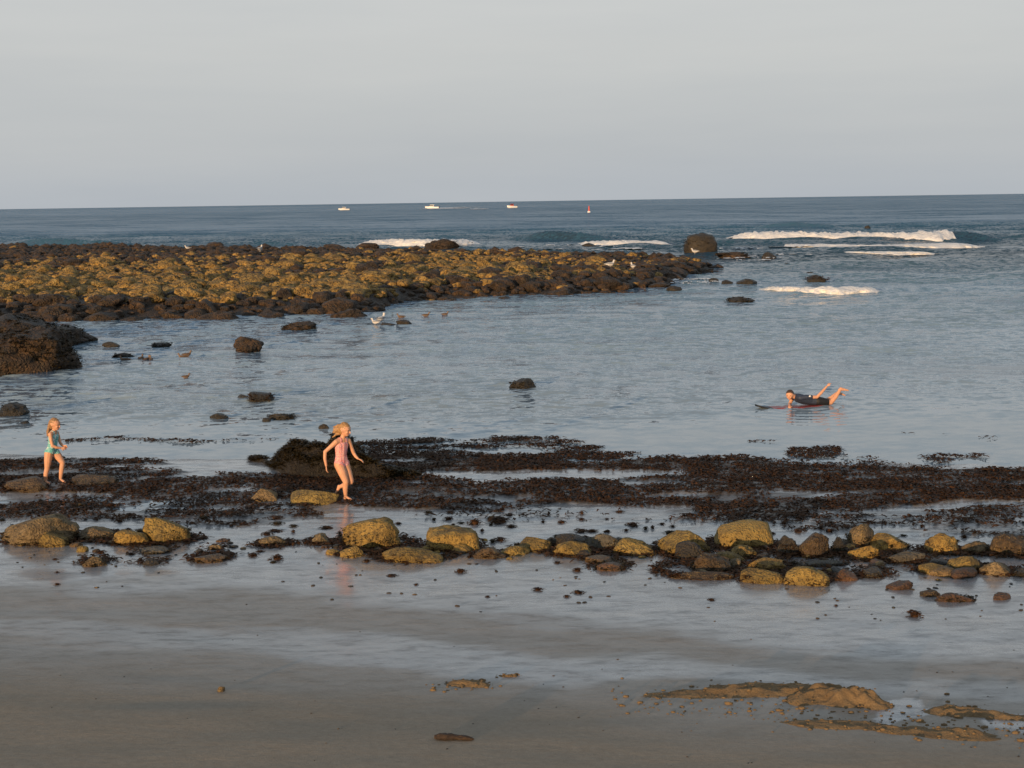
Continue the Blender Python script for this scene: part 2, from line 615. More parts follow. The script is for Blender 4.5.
def swell_px(px0, px1, py, h, w):
    a, b_ = at_z(px0, py), at_z(px1, py)
    SWELL.append((a.x, b_.x, (a.y + b_.y) / 2, h, w, (b_.y - a.y) / max(1e-6, b_.x - a.x)))


swell_px(508, 622, 240.5, 1.08, 1.4)
swell_px(-30, 150, 247.5, 1.0, 1.7)
swell_px(735, 850, 228.5, .85, 2.2)
swell_px(930, 1010, 242, 1.1, 1.5)
swell_px(715, 1000, 243, .75, 2.2)
swell_px(250, 330, 245, .4, 2.0)
swell_px(730, 1040, 252, .35, 1.8)
swell_px(740, 960, 294, .16, 1.0)
swell_px(600, 720, 247, .3, 1.8)

ys = np.concatenate([strip_rows(19.5, 62, .00006, .10), strip_rows(62.3, 135, .000098, .1), np.arange(136, 255, .5), strip_rows(256, 9600, .000098, .1)])
nc = 641
t = np.linspace(-1, 1, nc)
half = np.interp(ys, [19, 40, 100, 9600], [22, 36, 75, 8000])
GX = half[:, None] * t[None, :]
GY = np.repeat(ys[:, None], nc, 1)
gx, gy = GX.ravel(), GY.ravel()
dy = np.repeat(np.gradient(ys)[:, None], nc, 1).ravel()
dx = np.repeat((half * 2 / nc)[:, None], nc, 1).ravel()
open_sea = np.maximum(sstep(112, 150, gy), sstep(60, 105, gy + gx * .6) * sstep(2, 26, gx))
chop = (.10 + .90 * sstep(30.5, 37, gy + (fbm(gx * .12, gy * .2, 71, 3) - .5) * 5)) * (.55 + .45 * open_sea)
patch = fbm(gx * .03, gy * .06, 73, 4)
pfar = sstep(120, 320, gy)
patch = patch * (1 - pfar) + pfar * (.25 + .5 * fbm(gx * .002, gy * .0015, 75, 2))
chop = chop * (.55 + .9 * sstep(.3, .7, patch))
wz = np.zeros_like(gx)
wr = random.Random(5)
for k in range(34):
    lam = .9 * 1.13 ** k if k < 26 else wr.uniform(8, 26)
    ang = R(90 + wr.gauss(0, 26))
    kx, ky = math.cos(ang) * 2 * math.pi / lam, math.sin(ang) * 2 * math.pi / lam
    ok = sstep(2.2, 5, lam / np.maximum(dy, .3 * dx))
    amp = .0065 * lam ** .8 * (.45 + .75 * open_sea) * np.clip(.5 + patch, .3, 1.2)
    if lam > 8:
        amp = amp * (.12 + .88 * open_sea) * .6
    wz += ok * amp * sstep(30, 40, gy) * sstep(700, 160, gy) * np.sin(kx * gx + ky * gy + wr.uniform(0, 6.28) + 2.5 * fbm(gx * .05, gy * .05, 80 + k, 2))
for (x0, x1, Y0, h, w, sl) in SWELL:
    yc = Y0 + (gx - (x0 + x1) / 2) * sl + (fbm(gx * .05, gx * 0, 91, 2) - .5) * 1.5
    env = np.clip(1 - ((gx - (x0 + x1) / 2) / ((x1 - x0) / 2)) ** 2, 0, 1)
    dd = gy - yc - w
    prof = np.where(dd < 0, np.exp(-(dd / (w * .8)) ** 2), np.exp(-(dd / (w * 2.2)) ** 2))
    wz += env * h * prof * (.9 + .2 * fbm(gx * .12, gy * .05, 95, 3))
# small rings spreading from the swimmer's board
wq = at_z(803, 406, 0)
rr_ = np.hypot(gx - wq.x, (gy - wq.y) * 1.0)
wz += .016 * np.sin(2 * np.pi * rr_ / .42) * np.exp(-np.abs(rr_ - .9) / .9)
wme = mesh_np('water', np.stack([gx, gy, wz], 1), grid_faces(len(ys), nc), M['water'])
at = wme.attributes.new('chop', 'FLOAT', 'POINT')
at.data.foreach_set('value', chop.astype(np.float32))
water = tag(link('water', wme), 'grey blue sea, calm at the beach and rippled farther out', kind='structure')


# ------------------------------------------------------------------ foam of the breaking waves
def foam_ridge(V, F, pts, h, d, seed, step=.22, cross=15, rt=1.0):
    """lumpy white water along a line of (px, py, height factor)"""
    P = [at_z(a, b_) for a, b_, _ in pts]
    hf = [c for _, _, c in pts]
    L = [0]
    for i in range(1, len(P)):
        L.append(L[-1] + (P[i] - P[i - 1]).length)
    n = max(8, int(L[-1] / step))
    s = np.linspace(0, L[-1], n)
    X = np.interp(s, L, [p.x for p in P])
    Y = np.interp(s, L, [p.y for p in P])
    HF = np.interp(s, L, hf)
    tp = min(6, L[-1] * .2)
    end = sstep(0, tp, s) * sstep(L[-1], L[-1] - tp * rt, s)
    tt = np.linspace(0, 1, cross)
    S, T = np.meshgrid(s, tt, indexing='ij')
    lump = fbm(S * .55, T * 2.0, seed, 4)
    fine = fbm(S * 1.8, T * 5.0, seed + 9, 3)
    wob = (fbm(S[:, :1] * .22, S[:, :1] * 0, seed + 5, 3) - .5) * 2.2
    dep = d * (.6 + .8 * fbm(S[:, :1] * .4, S[:, :1] * 0, seed + 7, 3))
    prof = np.sin(np.pi * np.clip(T * .62, 0, 1)) ** .7
    prof = np.where(T > .86, prof * (1 - (T - .86) / .14 * .9), prof)
    Z = h * HF[:, None] * end[:, None] * prof * (.66 + .22 * lump + .28 * fine + .42 * fbm(S * 3.5, T * 4, seed + 31, 4)) - .05 + .0 * S
    YY = Y[:, None] + wob + (T - .25) * dep + (fine - .5) * (.3 + .8 * (T < .25))
    XX = X[:, None] + (lump - .5) * .5
    Z = np.where(T <= 0, -.1, Z)
    o = sum(len(v) for v in V)
    V.append(np.stack([XX.ravel(), YY.ravel(), Z.ravel()], 1))
    fc = grid_faces(n, cross)
    torn = fbm(S * 1.3, T * 3 + S * .2, seed + 41, 4)
    torn = torn > .12 + .45 * (1 - end[:, None])
    fc = fc[torn.ravel()[fc].sum(1) >= 2]
    F.append(fc + o)


def foam_patch(V, F, px0, px1, py0, py1, seed, thr=.58, cell=(.35, .7), z=.06, stretch=(.25, .8)):
    """thin broken foam lying on the water"""
    a, b_, c, d = at_z(px0, py1), at_z(px1, py1), at_z(px0, py0), at_z(px1, py0)
    x0, x1, y0, y1 = min(a.x, c.x), max(b_.x, d.x), min(a.y, b_.y), max(c.y, d.y)
    nx, ny = int((x1 - x0) / cell[0]) + 2, int((y1 - y0) / cell[1]) + 2
    X, Y = np.meshgrid(np.linspace(x0, x1, nx), np.linspace(y0, y1, ny))
    n = .6 * fbm(X * stretch[0], Y * stretch[1], seed, 5) + .4 * fbm(X * stretch[0] * 7, Y * stretch[1] * 5, seed + 21, 4)
    e = np.sin(np.pi * (X - x0) / (x1 - x0)) ** .5 * np.sin(np.pi * (Y - y0) / (y1 - y0)) ** .5
    m_ = n * (.5 + .5 * e)
    Z = z + (m_ - thr) * .35 + (fbm(X * 1.5, Y * 1.5, seed + 3, 2) - .5) * .03
    fc = grid_faces(ny, nx)
    keep = (m_.ravel()[fc] > thr).sum(1) >= 3
    o = sum(len(v) for v in V)
    V.append(np.stack([X.ravel(), Y.ravel(), Z.ravel()], 1))
    F.append(fc[keep] + o)


def foam_object(label, ridges, patches):
    V, F = [], []
    for a in ridges:
        foam_ridge(V, F, *a)
    for a in patches:
        foam_patch(V, F, *a[:5], **(a[5] if len(a) > 5 else {}))
    V, F = np.concatenate(V), np.concatenate(F)
    used = np.unique(F)
    re = np.zeros(len(V), int)
    re[used] = np.arange(len(used))
    return tag(link('sea_foam', mesh_np('sea_foam', V[used], re[F], M['foam'])), label, kind='stuff')


foam_object('long white breaking wave offshore beyond the domed rock', [
    ([(716, 240, .85), (780, 241, .95), (850, 242, .95), (905, 243, 1.0), (935, 243, 1.1), (957, 242, 1.15)], 1.0, 4.2, 101, .2, 17, .12),
    ([(740, 246, .5), (800, 247, .55), (880, 248, .6), (960, 247, .7), (990, 245, .5)], .5, 3.0, 107),
], [(690, 990, 246, 251, 111, dict(thr=.50))])
foam_object('low white line of broken wave in front of the long breaker', [
    ([(835, 253, .6), (880, 254, 1), (925, 253.5, .8), (940, 253, .5)], .22, 1.4, 117),
], [(700, 830, 251, 258, 119, dict(thr=.545))])
foam_object('small white breaking wave near the dark rocks off the reef', [
    ([(758, 290, .5), (790, 293, .9), (840, 295, 1.1), (880, 294, 1), (898, 293, .7)], .34, 1.5, 121, .08, 13),
], [])
foam_object('white surf line running behind the middle of the reef', [
    ([(350, 245, .6), (400, 246, 1), (450, 246, .9), (492, 244, .6)], .75, 3.0, 127),
    ([(570, 245, .5), (620, 246, .9), (684, 246, .8)], .6, 3.0, 129),
], [(500, 700, 244, 250, 131, dict(thr=.48))])
foam_object('thin white foam washing at the seaward end of the reef', [], [
    (655, 720, 276, 290, 137, dict(thr=.55, cell=(.1, .2), stretch=(.9, 1.6))),
    (710, 800, 255, 264, 139, dict(thr=.56, cell=(.15, .3), stretch=(.5, 1.2))),
    (330, 440, 303, 322, 141, dict(thr=.62, cell=(.1, .2), stretch=(.9, 1.6), z=.03)),
])

# ------------------------------------------------------------------ reef
fp = [(-150, 335), (0, 331), (110, 326), (330, 320), (366, 317), (400, 306), (430, 303), (560, 298), (640, 293), (666, 290), (690, 280)]
FXY = np.array([at_z(a, b_)[:2] for a, b_ in fp])
BXY = np.array([at_z(a, b_, .9)[:2] for a, b_ in [(-150, 250), (0, 248), (180, 249), (350, 249), (520, 250), (640, 251), (760, 254)]])


def reef_uv(X, Y):
    yf = np.interp(X, FXY[:, 0], FXY[:, 1])
    xe = 14.5
    yf = np.where(X > FXY[-1, 0], FXY[-1, 1] + (X - FXY[-1, 0]) * 2.2, yf)
    yb = np.interp(X, BXY[:, 0], BXY[:, 1])
    return yf, yb


def reef_z(X, Y):
    yf, yb = reef_uv(X, Y)
    wob = (fbm(X * .18, Y * .18, 151, 3) - .5) * 7
    d = Y - yf + wob * .6
    e = yb - Y + wob
    k = sstep(-1.5, 9, d) * sstep(-2, 9, e) * sstep(23, 11, X + wob * .5)
    crest = sstep(.45, .95, (Y - yf) / np.maximum(yb - yf, 5))
    hgt = .52 + .30 * crest + .40 * sstep(10, -30, X) * crest
    low = .25 * sstep(0, 6, d)
    return -.55 + k * (.55 + hgt + low * .3) + (fbm(X * .5, Y * .5, 157, 4) - .5) * .35 * k, k, d


ys = strip_rows(52, 175, .00012, .5)
xs = np.linspace(-78, 26, 420)
GX, GY = np.meshgrid(xs, ys)
rz, rk, rd = reef_z(GX.ravel(), GY.ravel())
rme = mesh_np('reef', np.stack([GX.ravel(), GY.ravel(), rz], 1), grid_faces(len(ys), len(xs)), M['reefdark'])
tag(link('reef', rme), 'low rocky reef of dark weedy stone running out from the left shore', kind='structure')

PROTO2 = [rock_shape(2, 300 + i, .42, .2, 1) for i in range(10)]
PROTO1 = [rock_shape(1, 330 + i, .40, .2, 1) for i in range(10)]
cand = []
n_try = 46000
cx = nrng.uniform(-76, 24, n_try)
cy = nrng.uniform(54, 168, n_try)
z_, k_, d_ = reef_z(cx, cy)
rad = np.minimum(np.exp(nrng.normal(math.log(.225), .40, n_try)), .62)
gold_n = fbm(cx * .10, cy * .16, 163, 4)
px_, py_ = project(np.stack([cx, cy, z_ + .3], 1))
keep = (k_ > .18) & (px_ > -120) & (px_ < 800)
gold_p = sstep(5, 10, d_) * sstep(62, 40, d_) * np.interp(px_, [0, 300, 520, 580, 640, 720], [1, 1, .95, .4, .2, .1])
gold_p = gold_p * sstep(.22, .46, gold_n) + .03
streak = sstep(247, 257, py_)
gold_p = np.clip(gold_p * (.45 + .55 * streak), 0, .90)
isg = nrng.random(n_try) < gold_p
order = [i for i in np.argsort(-rad / cy) if keep[i]]
big = set(order[:230])
gold_label = 'golden weed-covered boulder packed among the others on the long reef'
dark_label = 'dark weedy boulder packed among the others on the long reef'
PB = [rock_shape(3, 360 + i, .40, .2, 1) for i in range(8)]
PBm = {}
for g_ in (0, 1):
    for i, (v, f) in enumerate(PB):
        PBm[(g_, i)] = mesh_np('reef_boulder', v, f, M['reefgold' if g_ else 'reefdark'])
RV, RF, RM = [], [], []
off = 0
for i in order:
    r_ = rad[i]
    sx_, sy_, sz_ = r_ * rnd.uniform(.8, 1.45), r_ * rnd.uniform(.8, 1.2), r_ * rnd.uniform(.5, .8)
    a = rnd.uniform(0, 6.28)
    if i in big:
        g_ = int(isg[i])
        o = link('reef_boulder', PBm[(g_, rnd.randrange(8))], None, (cx[i], cy[i], z_[i] + sz_ * .25))
        o.scale = (sx_ * 1.1, sy_ * 1.1, sz_ * 1.15)
        o.rotation_euler = (rnd.uniform(-.2, .2), rnd.uniform(-.2, .2), a)
        tag(o, gold_label if g_ else dark_label, 'boulder', 'golden boulders packed on the reef' if g_ else 'dark boulders packed on the reef')
        continue
    v, f = (PROTO2 if cy[i] < 88 else PROTO1)[rnd.randrange(10)]
    c_, s_ = math.cos(a), math.sin(a)
    q = v * np.array([sx_, sy_, sz_])
    q = np.stack([q[:, 0] * c_ - q[:, 1] * s_ + cx[i], q[:, 0] * s_ + q[:, 1] * c_ + cy[i], q[:, 2] + z_[i] + sz_ * .2], 1)
    RV.append(q)
    RF.append(f + off)
    RM.append(np.full(len(f), 1 if isg[i] else 0))
    off += len(q)
sme = mesh_np('reef_rubble', np.concatenate(RV), np.concatenate(RF), [M['reefdark'], M['reefgold']], True, np.concatenate(RM))
tag(link('reef_rubble', sme), 'countless small golden and dark weedy rocks heaped over the long reef', kind='stuff')


# ------------------------------------------------------------------ single rocks
def rock(name, px, py, w, h, m_, label, cat, seed, lump=.32, box=.12, facet=6, sea=False, depth=.8, yaw=None, tilt=0, group=None, sub=4, sink=.43, fringe=True):
    """px, py: middle of the waterline or sand line in front; w, h: width and height in the photograph"""
    p = at_z(px, py, 0) if sea else on_ground(px, py)
    s = p.y / FPX
    Wm, Hm = w * s, h * s
    v, f = rock_shape(sub, seed, lump, box, facet)
    lo, hi = v.min(0), v.max(0)
    v = (v - (lo + hi) / 2) / (hi - lo)          # unit box
    D = max(Wm * depth, Hm * .7)
    Hf = Hm / (1 - sink)
    q = v * np.array([Wm, D, Hf])
    q[:, 2] += Hf * (.5 - sink)
    if tilt:
        q[:, 2] += q[:, 0] * tilt
    o = link(name, mesh_np(name, q, f, M[m_]), None, (p.x, p.y + D * .42, p.z))
    if not sea:
        o.location.z = min(p.z, float(ground_z(p.x, p.y + D * .42)) + .01)
    o.rotation_euler.z = yaw if yaw is not None else random.Random(seed).uniform(-.15, .15)
    if fringe and w > 18:
        FRINGE.append((o, q, w, px, sea))
    return tag(o, label, cat, group)


FRINGE = []
B = 'boulder'
ROCKS = [
    # px, py, w, h, material, label, kwargs
    (33, 545, 84, 33, 'tan', 'big tan boulder at the left end of the boulder row on the sand', dict(facet=3)),
    (52, 547, 32, 16, 'ochre', 'small ochre boulder leaning on the big tan boulder at the left end', {}),
    (88, 541, 56, 13, 'tan', 'low flat tan boulder between the left end boulder and the ochre pair', {}),
    (128, 545, 44, 18, 'ochre', 'ochre barnacled boulder against the left flank of a humped one', {}),
    (165, 543, 52, 24, 'ochre', 'humped ochre boulder, right one of the touching pair left in the row', dict(tilt=-.15)),
    (152, 554, 36, 9, 'grey', 'flat grey boulder on the sand just below the touching ochre pair', {}),
    (93, 567, 27, 11, 'tan', 'round tan boulder alone on wet sand, nearest the water streak at left', {}),
    (149, 566, 20, 9, 'dark', 'small dark boulder on wet sand beside the flat grey one', {}),
    (208, 563, 36, 8, 'brown', 'flat wet brown boulder on the sand right of the small dark boulder', {}),
    (214, 550, 16, 5, 'tan', 'little pale flat stone behind the flat wet brown boulder', {}),
    (272, 546, 34, 13, 'tan', 'tan boulder with dark base alone between the two ochre groups', {}),
    (319, 544, 28, 12, 'tan', 'rounded tan boulder just left of the big ridged boulder', {}),
    (371, 549, 74, 33, 'ochre', 'big ridged ochre boulder standing in front of the girl in pink', dict(facet=4, lump=.3, box=.1)),
    (363, 549, 22, 11, 'ochre', 'small ochre boulder tucked against the foot of the big ridged boulder', {}),
    (351, 558, 27, 11, 'ochre', 'small yellow boulder alone on the sand below the ridged boulder', {}),
    (414, 563, 74, 20, 'ochre', 'low sprawling ochre boulder in front of the square yellow one', dict(depth=.5, tilt=-.08)),
    (451, 551, 60, 23, 'ochre', 'square yellow boulder with a flat top behind the sprawling low one', dict(box=.9, facet=0, lump=.16)),
    (488, 559, 34, 15, 'brown', 'wet brown boulder right of the square yellow boulder', {}),
    (535, 552, 40, 17, 'ochre', 'rough ochre and brown boulder left of the grey topped one', {}),
    (573, 557, 44, 15, 'ochre', 'ochre boulder in front of a dark green topped rock', {}),
    (571, 549, 40, 20, 'dark', 'dark weed-topped boulder behind the ochre one in mid row', {}),
    (606, 549, 44, 17, 'grey', 'grey boulder with a dark line along its top in mid row', dict(depth=.6)),
    (634, 556, 48, 21, 'ochre', 'bright speckled yellow boulder against the right of the grey one', {}),
    (601, 564, 34, 7, 'brown', 'thin flat brown slab on the sand before the grey boulder', {}),
    (612, 571, 34, 7, 'red', 'thin flat orange brown slab, nearest one in mid row', {}),
    (687, 555, 56, 28, 'ochre', 'split ochre boulder with a dark wedge leaning on its front', dict(facet=4)),
    (690, 560, 36, 19, 'dark', 'dark wedge of stone leaning on the split ochre boulder', dict(facet=4, box=.0)),
    (746, 548, 66, 30, 'smooth', 'largest smooth yellow boulder rising from the middle of the right group', dict(lump=.10, facet=1, box=.35, tilt=.1)),
    (744, 559, 32, 16, 'ochre', 'small ochre boulder in front of the largest smooth yellow boulder', {}),
    (714, 573, 46, 20, 'brown', 'rough brown boulder below the dark wedge of stone', dict(lump=.35)),
    (767, 571, 44, 17, 'ochre', 'yellow speckled boulder above the long low ochre one', {}),
    (763, 584, 48, 14, 'ochre', 'long low ochre boulder left of the bright speckled front boulder', {}),
    (700, 580, 76, 10, 'brown', 'long flat brown slab at the front left of the right group', dict(depth=.35)),
    (809, 586, 50, 23, 'ochre', 'bright speckled rounded boulder at the front, mirrored in wet sand', dict(lump=.16, facet=1)),
    (790, 555, 28, 20, 'dark', 'dark boulder just right of the largest smooth yellow boulder', {}),
    (816, 557, 34, 28, 'brown', 'brown pointed boulder with a dark top behind the long thin slab', dict(facet=3)),
    (841, 554, 24, 20, 'dark', 'black boulder left of the tall tan topped boulder', {}),
    (863, 547, 36, 27, 'tan', 'tall tan topped boulder, highest of the far right group', {}),
    (894, 551, 46, 19, 'ochre', 'wide ochre boulder right of the tall tan topped one', {}),
    (867, 560, 36, 15, 'ochre', 'ochre boulder in front of the tall tan topped one', {}),
    (820, 567, 66, 8, 'grey', 'long thin grey slab lying behind the bright speckled front boulder', dict(depth=.35)),
    (846, 581, 30, 12, 'red', 'flat orange brown boulder beside the bright speckled front boulder', {}),
    (876, 578, 34, 12, 'dark', 'flat black boulder on wet sand right of the orange brown one', {}),
    (905, 563, 50, 14, 'grey', 'low grey slab below the wide ochre boulder', dict(depth=.5)),
    (946, 554, 42, 21, 'ochre', 'ochre and brown boulder, back row right of the wide ochre one', {}),
    (979, 554, 32, 18, 'tan', 'rounded tan boulder between two larger ones at the right end', {}),
    (1014, 556, 48, 24, 'brown', 'large brown boulder at the right end of the boulder row', {}),
    (937, 575, 34, 13, 'ochre', 'low orange ochre boulder at the front of the right end', {}),
    (968, 573, 42, 21, 'ochre', 'speckled ochre boulder behind the low orange ochre one', {}),
    (1000, 576, 36, 14, 'tan', 'low tan boulder at the front of the right end', {}),
    (1026, 577, 24, 12, 'dark', 'dark boulder at the front corner of the right end', {}),
    (902, 590, 30, 9, 'red', 'reddish flat boulder on open wet sand below the black one', {}),
    (932, 597, 24, 9, 'brown', 'olive brown stone touching the left end of a long reddish one', {}),
    (956, 602, 44, 10, 'red', 'long reddish stone on open wet sand, nearest at the right', dict(depth=.45)),
    (1004, 600, 22, 6, 'red', 'small reddish flat stone alone at the right of the long reddish one', {}),
    (313, 505, 54, 21, 'ochre', 'yellow mossy boulder behind the running girl in pink', dict(lump=.18, sink=.3)),
    (263, 502, 32, 14, 'tan', 'tan boulder half sunk left of the yellow mossy one by the girl', {}),
    (22, 492, 52, 18, 'brown', 'brown boulder in the weed left of the girl in turquoise', {}),
    (88, 487, 60, 13, 'brown', 'low brown hump in the weed behind the girl in turquoise', {}),
    (220, 692, 9, 6, 'tan', 'tiny tan stone alone on the bare near sand', dict(sub=3)),
]
for k, (px, py, w, h, m_, lab, kw) in enumerate(ROCKS):
    rock('boulder', px, py, w * .95, h * (.82 if h > 26 else (.62, .74, .86, .92, .70)[k * 7 % 5]), m_, lab, B, 500 + k, **{'sink': (.36, .5, .42, .56, .46)[k * 3 % 5], **kw})

WEDGE = [[mesh_np('wedged_rock', *rock_shape(3, 1000 + i, .34, .15, 3), M[k_]) for i in range(4)] for k_ in ('ochre', 'brown', 'dark', 'tan', 'red')]
WL = ['small ochre rock wedged among the bigger boulders of the row', 'small wet brown rock wedged among the bigger boulders of the row',
      'small dark rock wedged among the bigger boulders of the row', 'small tan rock wedged among the bigger boulders of the row', 'small reddish rock wedged among the bigger boulders of the row']
for i in range(115):
    if rnd.random() < .55:
        px = rnd.uniform(655, 1040)
        py = rnd.uniform(540, 582)
    elif rnd.random() < .6:
        px = rnd.uniform(330, 660)
        py = rnd.uniform(540, 562)
    else:
        px = rnd.uniform(-10, 330)
        py = rnd.uniform(534, 552)
    k_ = rnd.choice((0, 0, 1, 1, 2, 2, 3, 4))
    p = on_ground(px, py)
    r_ = min(12, 2.5 + rnd.expovariate(1 / 3.0)) * p.y / FPX
    o = link('wedged_rock', WEDGE[k_][rnd.randrange(4)], None, (p.x, p.y + r_ * .4, p.z + r_ * .1))
    o.scale = (r_ * rnd.uniform(1, 1.5), r_, r_ * rnd.uniform(.45, .75))
    o.rotation_euler.z = rnd.uniform(0, 6.28)
    tag(o, WL[k_], 'rock', WL[k_].replace('small ', 'small ').replace(' rock wedged', ' rocks wedged'))

SEA_ROCKS = [
    (10, 376, 100, 46, 'reefdark', 'huge dark weedy rock rising from the water at the left shore', dict(facet=0, lump=.36, depth=1.3, sink=.4)),
    (-16, 356, 146, 36, 'reefdark', 'dark weedy rock joining the huge one to the reef at left', dict(depth=1.5, lump=.4, facet=0, sink=.4)),
    (78, 342, 34, 12, 'reefdark', 'low dark rock between the huge dark rock and the reef', {}),
    (246, 352, 32, 15, 'reefdark', 'angular brown rock standing alone in the calm lagoon', dict(facet=5, box=.1, sink=.3)),
    (523, 389, 28, 10, 'dark', 'rounded dark rock alone in the middle of the lagoon', {}),
    (260, 401, 28, 8, 'dark', 'dark rock in the calm water with a small wet tip beside it', {}),
    (242, 398, 12, 3, 'dark', 'small wet rock tip left of a dark rock in the calm water', {}),
    (280, 420, 28, 6, 'dark', 'low dark rock nearest to the girl in pink', {}),
    (266, 422, 9, 4, 'dark', 'tiny rock tip at the left foot of the low dark rock', {}),
    (218, 419, 20, 5, 'dark', 'flat dark rock between the low one and the thin weed line', {}),
    (323, 429, 12, 5, 'dark', 'tiny dark rock just behind the head of the girl in pink', {}),
    (8, 417, 34, 13, 'dark', 'dark rock at the left edge of the calm water', {}),
    (24, 424, 9, 3, 'dark', 'small dark tip by the rock at the left edge', {}),
    (297, 330, 36, 8, 'reefdark', 'flat brown rock just off the front edge of the reef', {}),
    (123, 358, 22, 5, 'dark', 'flat dark rock beside the floating ducks', {}),
    (110, 346, 18, 4, 'dark', 'flat dark rock behind the ducks, left of another flat one', {}),
    (159, 347, 22, 4, 'dark', 'flat dark rock behind the ducks, between them and the reef', {}),
    (388, 326, 18, 3, 'dark', 'sliver of dark rock under the gull in the lagoon', {}),
    (404, 325, 16, 5, 'dark', 'small dark rock right of the gull in the lagoon', {}),
    (742, 302, 26, 5, 'dark', 'flat dark rock in the water left of the small breaking wave', {}),
    (702, 254, 34, 21, 'dark', 'large domed dark rock at the seaward end of the reef', dict(lump=.12, facet=0, box=.3, sink=.25)),
    (441, 252, 36, 13, 'reefdark', 'broad dark boulder standing up on the crest of the reef', dict(sink=.2)),
    (367, 252, 24, 9, 'reefdark', 'dark boulder on the reef crest left of the broad one', dict(sink=.2)),
    (334, 252, 26, 8, 'reefdark', 'low dark boulder on the reef crest, left of two higher ones', dict(sink=.2)),
    (213, 253, 20, 11, 'reefdark', 'peaked dark boulder on the left part of the reef crest', dict(sink=.2)),
    (238, 253, 22, 8, 'reefdark', 'rounded dark boulder right of the peaked one on the crest', dict(sink=.2)),
    (818, 281, 20, 6, 'dark', 'dark rock halfway between the reef tip and the small breaker', {}),
    (787, 267, 12, 4, 'dark', 'small dark rock in the water off the reef tip', {}),
    (812, 275, 12, 3, 'dark', 'dark rock tip behind the halfway rock', {}),
    (770, 258, 16, 6, 'dark', 'dark rock right of the domed rock, behind the others', {}),
    (748, 285, 22, 6, 'dark', 'dark rock in front of the reef tip, largest of three', {}),
    (728, 284, 12, 4, 'dark', 'dark rock in front of the reef tip, middle of three', {}),
    (714, 282, 10, 4, 'dark', 'dark rock in front of the reef tip, closest to the reef', {}),
    (675, 290, 16, 4, 'dark', 'dark flat rock at the front corner of the reef tip', {}),
    (735, 257, 36, 5, 'reefdark', 'row-like low brown rock stretching right from the domed rock', dict(depth=.4)),
    (880, 249, 10, 3, 'dark', 'dark rock tip in the foam of the long breaker', {}),
    (902, 261, 12, 2.5, 'dark', 'flat rock tip in front of the low white wave', {}),
    (868, 229.5, 6, 4, 'dark', 'lone dark rock tip far out behind the long breaker', {}),
    (590, 247, 16, 4, 'dark', 'dark flat rock in the surf behind the reef', {}),
]
for k, (px, py, w, h, m_, lab, kw) in enumerate(SEA_ROCKS):
    rock('sea_rock', px, py, w, h, m_, lab, 'rock', 700 + k, sea=True, sub=4 if w > 20 else 3, **kw)


# the dark ledge behind the girl in pink: one craggy rock
def ledge():
    line = [(250, 461, 6), (262, 463, 9), (271, 466, 6), (281, 473, 27), (290, 476, 36), (305, 478, 39), (330, 479, 38), (345, 479, 40), (358, 479, 35), (370, 480, 24), (395, 481, 17), (420, 481, 9), (450, 480, 3)]
    P = [on_ground(a, b_) for a, b_, _ in line]
    hs = [h_ * p.y / FPX for (_, _, h_), p in zip(line, P)]
    X = np.linspace(P[0].x, P[-1].x, 300)
    Yf = np.interp(X, [p.x for p in P], [p.y for p in P])
    Hh = np.interp(X, [p.x for p in P], hs)
    T = np.linspace(0, 1, 40)
    S, TT = np.meshgrid(X, T, indexing='ij')
    dep = (.25 + 1.5 * Hh)[:, None]
    n1 = fbm(S * 2.2, TT * dep * 2.2, 203, 5)
    n2 = fbm(S * 9, TT * dep * 9, 207, 3)
    prof = np.sin(np.pi * TT ** .75) ** .55
    n3 = fbm(S * 5, TT * dep * 5, 209, 4)
    Z = Hh[:, None] * prof * (.50 + .62 * n1 + .25 * n2 + .5 * (n3 - .42)) - .05
    Y_ = Yf[:, None] + TT * dep + (n1 - .5) * .25
    me = mesh_np('rock_ledge', np.stack([(S + (n2 - .5) * .05).ravel(), Y_.ravel(), Z.ravel()], 1), grid_faces(300, 40), M['rockledge'])
    o = link('rock_ledge', me)
    rr = np.random.default_rng(77)
    co = np.stack([S.ravel(), Y_.ravel(), Z.ravel()], 1)
    co = co[(TT.ravel() > .02) & (TT.ravel() < .8) & (Z.ravel() > .02)]
    q = co[rr.integers(0, len(co), 20000)] + rr.normal(0, .012, (20000, 3))
    q = q[fbm(q[:, 0] * 2.5, q[:, 2] * 6 + q[:, 1] * 3, 83, 3) > .45]
    n = len(q)
    Vb, Fb = blade_arrays(n, q[:, 0], q[:, 1], q[:, 2] + .012, rr.uniform(.05, .14, n), rr.uniform(.008, .022, n), rr.uniform(-.02, .02, n), rr)
    link('weed_cover', mesh_np('weed_cover', Vb, Fb, M['rockweed']), o)['kind'] = 'stuff'
    return tag(o, 'dark craggy weed-covered ledge of rock behind the running girl in pink', 'rock')


M['rockledge'] = rock_mat('dark weed-covered ledge', (.007, .005, .0035), (.014, .010, .006), (.032, .022, .012), .15, .6, (.10, .065, .03), 30, .4, .12, 9)

